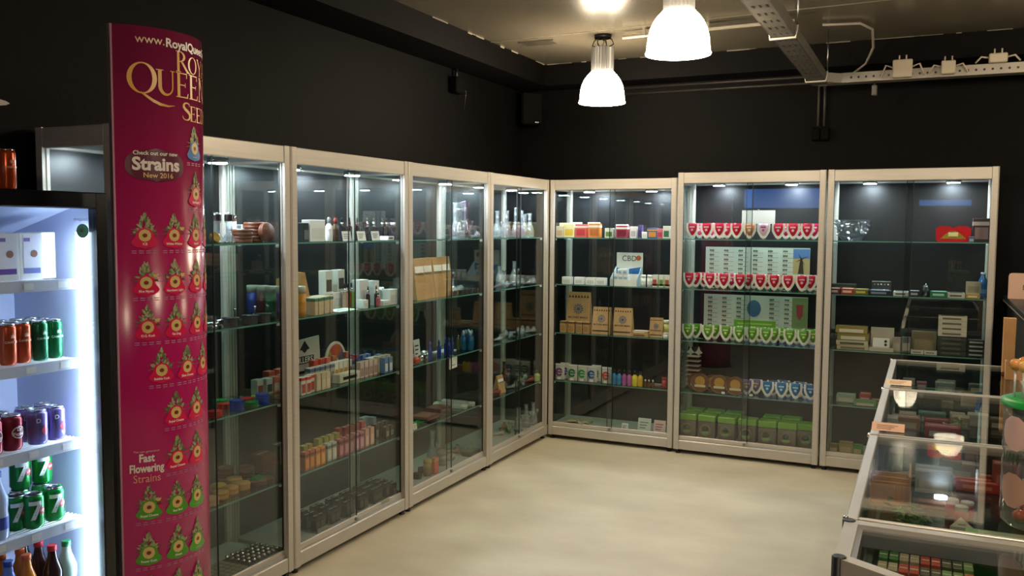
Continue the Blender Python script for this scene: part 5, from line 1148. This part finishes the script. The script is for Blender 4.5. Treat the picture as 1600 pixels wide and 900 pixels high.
o=make_carton(.03,.03,.085,'#ebeae8','#c8c8c8',None); put(o,'B',606,1,.08,.006); o.rotation_euler=(0,-.5,pi/2); o.location.z+=.008; tag(o,'tilted slim white carton, second shelf of '+BX,'carton')
row('B',1,[575,588],.10,make_vape,('#1c1a1c',.11,.009),'black vape pen beside the tall cartons','vape pen','black pens beside the tall cartons')
one('B',1,591,.08,make_vape,('#b04a58',.075,.009),'short pink vape pen, second shelf of '+BX,'vape pen')
# third shelf: signs, rows of small liquid boxes
t=empty('sign_board'); put(t,'B',484,2,.28); tag(t,'white sign board with black lettering, third shelf of '+BX,'sign')
MB().prism([(-.11,0),(.09,0),(.075,.23),(-.11,.22)],-.004,.004).build('board',mat('#b9b5a8',.6),t); m=MB(); m.lathe([(.022,-.0048),(.022,-.004)],8,(-.045,0,.175),axis='y'); m.prism([(-.085,.17),(-.045,.215),(-.005,.17),(-.03,.165),(-.045,.15),(-.06,.165)],-.005,-.004); m.build('emblem',BLK2,t); MB().box(-.105,.03,-.0046,-.004,.095,.135).build('black_panel',BLK2,t); m=MB(); put_text(m,'ILLERS',.042,-.038,-.0052,.114,0,.0); m.build('lettering',PAPER,t); MB().prism([(.03,.0),(.088,.0),(.082,.07),(.05,.09)],-.0046,-.004).build('green_patch',mat('#5f7a3a',.6),t); MB().box(-.1,.04,-.0046,-.004,.045,.06).build('black_bar',BLK2,t)
t=empty('wheel_sign'); put(t,'B',524,2,.26); tag(t,'rounded sign with a rainbow flavour wheel, third shelf of '+BX,'sign')
P=[(-.09,0),(.09,0)]+[(.09*math.cos(pi*k/16),.085+.10*math.sin(pi*k/16)) for k in range(17)]
MB().prism(P,-.004,.004).build('board',mat('#d2cdc0',.6),t)
for k,c in enumerate(('#4a7a8a','#5a5a88','#a85a2c','#c05a30','#b8402c','#a83a30','#8a9a2c','#7a8a24')):
    a0,a1=pi*k/8,pi*(k+1)/8; MB().add([(.025*math.cos(a0),-.0048,.07+.03*math.sin(a0)),(.08*math.cos(a0),-.0048,.07+.103*math.sin(a0)),(.08*math.cos(a1),-.0048,.07+.103*math.sin(a1)),(.025*math.cos(a1),-.0048,.07+.03*math.sin(a1))],[(0,1,2,3)]).build('wheel_segment',mat(c,.5),t)
MB().lathe([(.022,-.0055),(.022,-.004)],14,(0,0,.06),axis='y').build('wheel_hub',PAPER,t)
SM=.034
def boxes(s,pxs,v,c,f,b,h,desc,dz=0,bz=.72,w_=SM): row('B',s,pxs,v,make_carton,(w_,.034,h,c,f,b,bz),desc,'carton','small liquid cartons of the second left-wall cabinet',dz=dz)
boxes(2,[470,477,484],.07,'#d9d2c8','#b04a38','#c8402c',.085,'white carton with red top',0,.82)
boxes(2,[494,502,509],.075,'#cdbd9c','#d8cdb4',None,.085,'cream carton')
boxes(2,[484,492,500,508,516],.15,'#b8b0a8','#8a8278','#5a6a80',.10,'grey carton',0,.80)
boxes(2,[522,529,536,543],.16,'#dcd8cc','#c08a3a','#b0783a',.10,'white carton with brown base',0,.05)
boxes(2,[490,500,510],.21,'#c8503c','#e8d8c8',None,.125,'red rear carton'); boxes(2,[520,530,538],.22,'#b86a34','#e0c8a8',None,.12,'orange rear carton'); boxes(2,[548,554],.20,'#2f4a8a','#c0c8e0','#c03a3a',.105,'blue carton with red top',0,.84)
boxes(2,[557,565,573],.20,'#3a5a98','#d8dce8',None,.095,'blue rear carton'); boxes(2,[562,569,576,583],.10,'#d0b8b0','#a88a80',None,.085,'pinkish carton'); boxes(2,[590,597,604],.11,'#c9b488','#e4dcc8',None,.09,'tan carton'); boxes(2,[592,600,607],.20,'#6a8ab0','#e0e4e8',None,.085,'pale blue rear carton'); boxes(2,[612,618,624],.12,'#dcdcd8','#2f3f8a','#2f3a80',.08,'white carton with navy top',0,.8)
t=empty('cartridge_tray'); put(t,'B',541,2,.085); tag(t,'long white tray with a dark slot, third shelf of '+BX,'tray'); MB().cbox(-.09,.09,-.025,.025,0,.045,.003).build('tray',mat('#d8d0b8',.5),t); MB().box(-.06,.06,-.0258,-.025,.014,.03).build('dark_slot',BLK2,t)
# fourth shelf
boxes(3,[474,482],.20,'#a8904a','#c8b87a',None,.075,'gold rear carton'); boxes(3,[476,484],.08,'#b8642c','#d88a44','#7a3418',.09,'burnt orange carton'); boxes(3,[493,501],.08,'#d8862c','#e8a850','#a85a1c',.09,'orange carton'); boxes(3,[497,506,515,524],.20,'#b0a44a','#d0c87a',None,.085,'yellow-green rear carton')
boxes(3,[511,519],.085,'#b8b4a4','#cfccc0','#5a6a68',.09,'grey-white carton'); boxes(3,[530,538,546],.085,'#b8525c','#d88a94','#7a2028',.09,'red-pink carton'); boxes(3,[528,537],.20,'#a03a3c','#c8787c',None,.10,'dark red rear carton'); boxes(3,[554,562],.09,'#c0788a','#d8a0b0','#8a3a50',.09,'rose carton'); boxes(3,[546,555,564],.20,'#b85a60','#d89898',None,.10,'salmon rear carton'); boxes(3,[570,578],.09,'#d0a08c','#e0bca8',None,.095,'peach carton'); boxes(3,[566,574,582],.26,'#8aa0b0','#c0ccd4',None,.095,'pale blue-grey rear carton'); boxes(3,[586,593,600],.14,'#35302a','#8a8478',None,.08,'dark brown carton'); boxes(3,[602,610],.2,'#4a443a','#9a9484',None,.06,'low dark carton')
# floor: black liquid boxes in groups
grp_px=[(479,.07),(496,.075),(513,.08),(530,.085),(546,.09),(562,.095),(578,.10)]
pos_n=['leftmost','second','third','fourth','fifth','sixth','rightmost']
for gi,(px,v0) in enumerate(grp_px):
    t=empty('box_stand'); put(t,'B',px,4,.155); tag(t,(pos_n[gi]+' grey stand of black boxes' if gi in (0,6) else pos_n[gi]+' grey stand of black boxes from left')+', floor of '+BX,'stand','stands of black boxes')
    MB().box(-.040,.040,-.10,.08,0,.006).build('stand_floor',mat('#77746a',.5),t); MB().box(-.040,.040,-.101,-.098,0,.022).build('stand_lip',mat('#9a978a',.5),t)
    for r_ in range(3):
        for q in (-1,1):
            o=inst('blackbox',make_carton,.034,.034,.075,'#1d1a15','#5a5548','#3a362c'); o.location=(-.155+.07-r_*.052,t.location.y+q*.0195,t.location.z+.0065); o.rotation_euler=(0,0,pi/2)
            tag(o,'%s black carton, %s pair of the %s stand, %s'%('left' if q<0 else 'right',['front','middle','rear'][r_],pos_n[gi],BX),'carton','black cartons in pairs on stands')
for k in range(4): o=inst('blackbox',make_carton,0); put(o,'B',608+k*5,4,.22); o.rotation_euler=(0,0,pi/2); tag(o,olab(k,4,'loose black carton','floor of '+BX),'carton','loose black cartons')
o=make_carton(.05,.03,.07,'#b8b09a','#9a9280',None); put(o,'B',600,4,.08); tag(o,'tall beige carton at the right, floor of '+BX,'carton')

# ---- C
CXN='third left-wall cabinet'
row('C',0,[724,735],.16,make_bong,(.24,GLASSP),'purple-based tall glass bong','bong','bongs of the third left-wall cabinet'); row('C',0,[747,757],.15,make_bong,(.23,GLASSY),'clear glass bong','bong','bongs of the third left-wall cabinet')
one('C',0,742,.09,make_pipe,(GLASSY,.09),'short clear glass pipe, top shelf of '+CXN,'glass pipe')
row('C',1,[652,665,680,694],.12,make_kraft_bag,(.115,.07,.24,False,True),'tall kraft bag with white label','kraft bag','kraft bags of the third left-wall cabinet')
row('C',1,[708,716,724,733,742,750],.09,make_grinder,(.024,.03,CHROME),'chrome grinder','grinder','chrome grinders of the third left-wall cabinet')
row('C',1,[713,722,731,740],.17,make_pipe,(GLASSY,.085),'clear glass pipe','glass pipe','glass pipes of the third left-wall cabinet'); row('C',1,[719,732],.26,make_bubbler,(),'glass and chrome tube at the back','glass tube','chrome tubes of the third left-wall cabinet')
DB=mat('#1f3a90',.25)
row('C',2,[672,686],.075,make_vial,(.013,.115,DB,mat('#2a4aa0',.3)),'front dark blue slim bottle','bottle','dark blue bottles'); row('C',2,[697,701,706],.13,make_vial,(.013,.10,DB,mat('#2a4aa0',.3)),'rear dark blue bottle','bottle','dark blue bottles')
row('C',2,[733,737,741,746,750,755,759],.10,make_vial,(.016,.125,mat('#1f5a80',.2),mat('#88a8b8',.3)),'teal bottle','bottle','teal bottles of the third left-wall cabinet'); row('C',2,[716,721,726,731],.15,make_vape,('#5a5a3a',.12,.008),'olive pen with silver tip','pen','olive pens of the third left-wall cabinet')
o=make_flat(.17,.09,.006,'#cfd0d8','#b0b4c8'); put(o,'C',694,2,.08); tag(o,'pale flat folder on the third shelf of '+CXN,'folder')
o=MB().prism([(-.05,0),(.05,.005),(.05,.075),(-.05,.07)],-.001,.001).build('hanging_tag',PAPER); put(o,'C',708,2,.034,-.085); o.location.z=SH[2]-.085; tag(o,'white price tag hanging from the third shelf edge, '+CXN,'price tag'); MB().box(-.03,.03,-.0016,-.001,.02,.026).build('printed_line',mat('#9a8a6a',.6),o); MB().box(-.01,.01,-.001,.02,.074,.0845).build('tape',mat('#d8d4c8',.3),o)
one('C',2,653,.17,make_card,(.07,.12,'#c8c6c0',None,'#2a2a2c',.1),'white sign card at the left, third shelf of '+CXN,'card')
def make_foil(c):
    rnd=random.Random(5); o=MB().ball((0,0,.022),.028,.022,.022,n=12,h=8); o.v=[(x*rnd.uniform(.8,1.1),y*rnd.uniform(.8,1.1),z) for x,y,z in o.v]; o=o.build('foil_sweet',c); MB().prism([(-.045,.01),(-.024,.02),(-.045,.034)],-.002,.002).build('twist',c,o); MB().prism([(.045,.01),(.024,.02),(.045,.034)],-.002,.002).build('twist',c,o); return o
for i,(px,v,m_,lb) in enumerate(((650,.08,mat('#c0503c',.25),'red foil twist'),(658,.10,CHROME,'left silver foil twist'),(666,.09,CHROME,'right silver foil twist'),(662,.17,mat('#d0d4d8',.2,.7),'pale silver foil twist behind'))): one('C',2,px,v,make_foil,(m_,),lb+', third shelf of '+CXN,'foil twist')
one('C',3,664,.16,make_flat,(.16,.14,.02,'#5a2c22','#8a5a44'),'flat brown box at the left, fourth shelf of '+CXN,'box'); one('C',3,684,.20,make_flat,(.14,.12,.025,'#4a241c','#7a4a38'),'darker flat brown box, fourth shelf of '+CXN,'box')
for i,px in enumerate((704,716,728,742)): o=inst('strip',make_flat,.035,.24,.016,'#c9c6bc','#8f8c84','paper_pack'); put(o,'C',px,3,.2); tag(o,olab(i,4,'long white paper pack',place('C',3)),'paper pack','long paper packs')
o=MB()
for k in range(9):
    a=2*pi*k/9; o.add([(0,0,.004),(.05*math.cos(a+.15),.05*math.sin(a+.15),.012),(.09*math.cos(a),.09*math.sin(a),.006),(.05*math.cos(a-.15),.05*math.sin(a-.15),.012)],[(0,1,2,3)])
o.lathe([(.02,0),(.02,.012)],12); o=o.build('green_leaf_tray',mat('#1fa04a',.3)); put(o,'C',668,3,.12); tag(o,'bright green leaf-shaped mat at the left, fourth shelf of '+CXN,'mat')
one('C',3,649,.065,make_card,(.04,.035,'#e4e0d4',None,'#55524c',.1),'tiny white price card, fourth shelf of '+CXN,'card')
o=make_carton(.05,.03,.10,'#c05a3c','#d8484c','#c88a3a',.78); put(o,'C',679,4,.08); o.location.z+=.0; tag(o,'orange and pink packet on the floor of '+CXN,'packet')
one('C',4,668,.11,make_jar,(.026,.10,'#8a6a30',mat('#b89a50',.4)),'amber jar left of the packet, floor of '+CXN,'jar'); one('C',4,690,.14,make_jar,(.035,.085,'#8f897c',mat('#7a7468',.5)),'grey tub behind the packet, floor of '+CXN,'tub')
one('C',4,675,.24,make_bong,(.20,GLASSY),'dark corner glass bong on the floor of '+CXN,'bong'); row('C',4,[652,660],.12,make_grinder,(.028,.03,mat('#2a2a2c',.25,.5)),'black steel grinder','grinder','black grinders on the cabinet floor')
o=make_flat(.13,.07,.03,mat('#55544e',.6),'#66645c','grey_block'); put(o,'C',740,4,.09); tag(o,'dark grey block on the floor of '+CXN,'block')
PC=[mat('#a89a88',.3),mat('#8a5a48',.3),mat('#7a8a5a',.3),GLASSY]
for k in range(8): one('C',4,702+k*7,.2+.06*(k%3-1),make_pipe,(PC[k%4],.09),olab(k,8,'small pipe','floor of '+CXN),'pipe',rot=random.uniform(-.8,.8))

# ---- D
DX='left corner cabinet'
for i,(px,h) in enumerate(((777,.19),(792,.19),(806,.22),(820,.17),(833,.20),(843,.18))): one('D',0,px,.13 if i%2 else .2,make_bong,(h,GLASSY),olab(i,6,'clear glass bong','top shelf of '+DX),'bong',rot=.5*i)
for i,px in enumerate((777,784,792,800,808,816,824,832,840)): one('D',1,px,.10+.06*(i%2),make_pipe,(GLASSY if i%3 else GLASSP,.085),olab(i,9,'glass pipe','second shelf of '+DX),'glass pipe',rot=.4*(i%3-1))
one('D',1,781,.25,make_bong,(.14,GLASSY),'short glass bong at the back, second shelf of '+DX,'bong'); one('D',1,804,.27,make_bong,(.17,GLASSY),'taller glass bong at the back, second shelf of '+DX,'bong')
for i,px in enumerate((778,788,797,806,815,824,833,842)): one('D',2,px,.11+.07*(i%2),make_pipe,(GLASSY,.085),olab(i,8,'glass pipe','third shelf of '+DX),'glass pipe',rot=.3*(i%3-1))
o=make_kraft_bag(.10,.06,.12,False,True); put(o,'D',780,3,.12); tag(o,'leaning tan bag with label, fourth shelf of '+DX,'bag')
COLP=[mat('#8a3a34',.2),GLASSY,mat('#3a4a58',.2),GLASSY,mat('#55682c',.2),GLASSY]
for i,px in enumerate((775,785,794,801,809,817,826,835)): one('D',3,px,.09+.08*(i%3),make_pipe,(COLP[i%6],.10),olab(i,8,'coloured or clear pipe','fourth shelf of '+DX),'pipe',rot=.5*(i%3-1))
one('D',3,789,.27,make_bong,(.17,mat('#4a2a1c',.2)),'brown glass figure pipe at the back, fourth shelf of '+DX,'pipe')
one('D',3,844,.11,make_vial,(.022,.085,mat('#a8b860',.15),BLK2),'lime vial at the right, fourth shelf of '+DX,'vial')
row('D',4,[810,822,833],.10,make_bong,(.17,GLASSY),'slim glass bong','bong','bongs on the corner cabinet floor')
for i,px in enumerate((778,786,795,803,811)): one('D',4,px,.16+.06*(i%2),make_pipe,(PC[i%4],.10),olab(i,5,'small pipe','floor of '+DX),'pipe',rot=.6*(i%3-1))

# ------------------------------------------------------------------ goods inside the counters
CR=[(-1.85,-.85),(-2.865,-1.865),(-3.88,-2.88)]; CTAKEN=[]
def cput(o,px,py,z,rot=0):
    P=onz(px,py,z); T=onz(px,py,CZ); B=bounds(o)
    if z>.8: o.location=(P.x,P.y,z+.0005); o.rotation_euler=(0,0,rot); return o
    k=min(range(3),key=lambda i:abs(T.y-(CR[i][0]+CR[i][1])/2)); lo,hi=CR[k]
    cr,sr=math.cos(rot),math.sin(rot); cs=[(x*cr-y*sr,x*sr+y*cr) for x in B[:2] for y in B[2:4]]
    x0,x1=min(p[0] for p in cs),max(p[0] for p in cs); y0,y1=min(p[1] for p in cs),max(p[1] for p in cs)
    bx_,by_=P.x,P.y
    for da,dv in CAND:
        x=min(max(P.x+da*2,CX0+.035-x0),CX1-.035-x1); y=min(max(P.y+dv*1.5,lo+.03-y0),hi-.03-y1)
        if not any(x+x0<t_[1] and x+x1>t_[0] and y+y0<t_[3] and y+y1>t_[2] for t_ in CTAKEN): bx_,by_=x,y; break
    CTAKEN.append((bx_+x0,bx_+x1,by_+y0,by_+y1)); o.location=(bx_,by_,z+.0005); o.rotation_euler=(0,0,rot); return o
SZ=.780
def con(px,py,z,fn,args,label,cat,rot=0):
    o=inst((fn.__name__,)+tuple(str(a) for a in args),fn,*args); cput(o,px,py,z,rot); tag(o,label,cat)
    if 'group' in o: del o['group']
    return o
N1,N2,N3,N4='in the farthest counter','in the second counter','in the third counter','in the corner counter'
con(1404,602,CZ,make_card,(.11,.05,'#e4c8a8',None,'#6a5a48',1.2),'small cream price card on the farthest counter','card')
for px,py,w_,h,c,lb in ((1455,612,.11,.04,'#5a8a80','teal box'),(1476,612,.09,.05,'#8aa89a','pale teal box'),(1489,616,.06,.045,'#c0b8a0','ivory box'),(1506,616,.08,.05,'#b8bcb0','white-grey box'),(1478,598,.09,.03,'#8a8254','olive box'),(1420,600,.06,.03,'#a8a89a','grey box'),(1440,604,.05,.025,'#a05a58','rose box'),(1525,612,.07,.04,'#5a6a5c','grey-green box')): con(px,py,SZ,make_carton,(w_,.07,h,c,'#d0ccc0',None),lb+' '+N1,'box')
con(1387,674,CZ,make_card,(.11,.055,'#e6b89c',None,'#6a5a48',1.2),'peach price card on the second counter','card')
for px,py,w_,h,c,lb in ((1415,668,.11,.05,'#a8745c','brown-pink box'),(1472,682,.13,.045,'#a82a24','red box'),(1463,664,.10,.03,'#8a2028','dark red box'),(1395,668,.04,.06,'#c8c8bc','white box'),(1440,640,.07,.03,'#b0a884','ochre box'),(1480,636,.05,.03,'#c8b88a','cream box'),(1415,636,.09,.03,'#6a7a6c','green-grey box'),(1500,668,.07,.05,'#a89a80','tan box'),(1520,650,.06,.04,'#6a5a44','umber box'),(1430,655,.10,.02,'#8a9498','steel blue box')): con(px,py,SZ,make_carton,(w_,.08,h,c,'#d0c8b8',None),lb+' '+N2,'box')
def make_leafbunch(seed,c):
    rnd=random.Random(seed); m=MB()
    for k in range(40):
        a=rnd.uniform(0,2*pi); r_=rnd.uniform(0,.05); x,y,z=r_*math.cos(a),r_*math.sin(a)*.7,rnd.uniform(.005,.05); L_=rnd.uniform(.02,.045); b_=rnd.uniform(0,2*pi); t_=rnd.uniform(-.4,.7)
        dx,dy,dz=math.cos(b_)*L_,math.sin(b_)*L_,t_*L_; nx,ny=-math.sin(b_)*.007,math.cos(b_)*.007
        m.add([(x,y,z),(x+dx*.5+nx,y+dy*.5+ny,z+dz*.6),(x+dx,y+dy,max(.001,z+dz*.7)),(x+dx*.5-nx,y+dy*.5-ny,z+dz*.6)],[(0,1,2,3)],k%2)
    o=m.build('leaf_bunch',[mat(c,.6),mat('#5f8a3a',.6)]); MB().lathe([(.012,0),(.018,.006),(.01,.01)],10).build('leaf_base',mat('#3a2a1a',.6),o); return o
con(1492,655,SZ,make_leafbunch,(1,'#b8c48a'),'pale green leaf ornament in the second counter','leaf ornament')
t=empty('pipe_rack',(2.535,-3.25,SZ+.0005)); CTAKEN.append((2.475,2.595,-3.34,-3.16)); tag(t,'yellow wooden rack in the third counter','rack')
MB().box(-.06,.06,-.09,.09,0,.01).build('rack_base',WOODL,t)
for x in (-.058,.052): MB().box(x,x+.006,-.09,.09,.01,.10).build('rack_side',WOODL,t)
for y in (-.06,0,.06): MB().box(-.052,.052,y,y+.008,.01,.07).build('rack_divider',WOODL,t)
con(1430,734,SZ,make_flat,(.13,.05,.02,'#a89a80','#6a5a48'),'slanted tan sign block in the third counter','block',rot=.6)
for k in range(3): con(1458,738+k*14,SZ,make_carton,(.11,.05,.07,'#8f958a','#b8b8a8',None),['rear','middle','front'][k]+' grey-green carton in the third counter','carton')
for k in range(3): con(1512,744+k*7,SZ,make_flat,(.13,.03,.03,'#b02a20','#d87a60'),['rear','middle','front'][k]+' red pack in the third counter','pack')
con(1528,735,SZ,make_carton,(.08,.06,.09,'#9a4a3a','#c87a60',None),'brick red carton in the third counter','carton'); con(1508,728,SZ,make_carton,(.07,.06,.08,'#34485a','#60788a',None),'slate blue carton in the third counter','carton')
con(1415,812,SZ,make_leafbunch,(2,'#3f6a2a'),'left green leaf bunch in the third counter','leaf bunch'); con(1436,815,SZ,make_leafbunch,(3,'#4a7a34'),'right green leaf bunch in the third counter','leaf bunch')
t=empty('seed_carton',(2.83,-3.79,SZ+.0005)); CTAKEN.append((2.715,2.945,-3.845,-3.735)); tag(t,'large bright green carton with a white numeral in the third counter','carton'); MB().cbox(-.11,.11,-.05,.05,0,.05,.003).build('body',mat('#1a8a2c',.4),t); m=MB(); v_,f_=text2d('6',.05,.02); m.add([(a-.03,b_,.0508) for a,b_ in v_],f_); m.build('lettering',PAPER,t); MB().box(.0,.07,.01,.014,.05,.0506).build('printed_line',PAPER,t); MB().box(.0,.05,-.012,-.008,.05,.0506).build('printed_line',PAPER,t)
t=empty('seed_carton',(2.84,-3.675,SZ+.0005)); CTAKEN.append((2.725,2.945,-3.72,-3.63)); tag(t,'pale green carton behind the bright green one in the third counter','carton'); MB().cbox(-.11,.1,-.04,.04,0,.06,.003).build('body',mat('#9ac07a',.4),t); MB().box(-.08,.08,-.03,.03,.06,.0606).build('top_print',mat('#c8d8a8',.5),t)
for k in range(3): con(1487+k*7,806+k*3,SZ,make_jar,(.018,.05,'#b81c28',mat('#d8ccc0',.4)),['left','middle','right'][k]+' red cup in the third counter','cup')
con(1400,790,SZ,make_flat,(.16,.05,.02,'#6a4a34','#a8744c'),'flat brown box in the third counter','box'); con(1385,806,SZ,make_flat,(.10,.05,.018,'#9a5a34','#c88a5a'),'flat rust box in the third counter','box'); con(1370,806,SZ,make_leafbunch,(4,'#55662c'),'small olive leaf bunch in the third counter','leaf bunch').location.x+=.02
o=MB().prism([(-.03,-.05),(.03,-.05),(0,.05)],0,.03,'z').build('pale_wedge',mat('#b8b49a',.5)); cput(o,1450,822,SZ); tag(o,'pale wedge between leaves and green carton in the third counter','wedge'); MB().box(-.01,.01,-.03,-.02,.03,.0305).build('printed_mark',mat('#77745f',.5),o)
# corner counter: rows of rolling paper packs, dark cases, clear bags
CC=['#3f7a3a','#a89a7a','#b84a34','#5a5a44','#7a9a5a','#c07a50']
for r_ in range(3):
    for k in range(9):
        o=inst(('rp',(k//2+r_)%6),make_carton,.020,.05,.055,CC[(k//2+r_)%6],None,'#d8d0bc',.4,'paper_pack'); P=Vector((2.545+k*.0225,-3.985-r_*.075)); o.location=(P.x,P.y,.8005); tag(o,olab(k,9,'rolling paper pack',['rear','middle','front'][r_]+' row in the corner counter'),'paper pack','rolling paper packs in the corner counter')
for k,(x,y,w_,lb) in enumerate(((2.93,-4.02,.12,'rear'),(2.95,-4.12,.13,'middle'),(2.94,-4.22,.12,'front'))): o=make_carton(w_,.08,.05,'#38443c','#5a6a60',None,.7,'plastic_case'); o.location=(x,y,.8005); tag(o,lb+' dark green plastic case in the corner counter','case')
def make_clearbag():
    rnd=random.Random(9); m=MB().ball((0,0,.035),.06,.045,.035,n=14,h=8); m.v=[(x*rnd.uniform(.82,1.12),y*rnd.uniform(.82,1.12),z) for x,y,z in m.v]; o=m.build('clear_bag',PLAST); MB().ball((0,0,.022),.04,.03,.018,n=10,h=6).build('contents',mat('#a8946a',.6),o); return o
for k,(x,y) in enumerate(((3.08,-4.05),(3.10,-4.2),(3.2,-4.1))): o=inst('cbag',make_clearbag); o.location=(x,y,.8005); o.rotation_euler=(0,0,k); tag(o,['rear','front','right-hand'][k]+' clear bag of tan goods in the corner counter','bag')
o=make_flat(.09,.13,.03,'#b8ae94','#9a9078','beige_tray'); o.location=(2.81,-4.10,.8005); tag(o,'beige tray between papers and cases in the corner counter','tray')
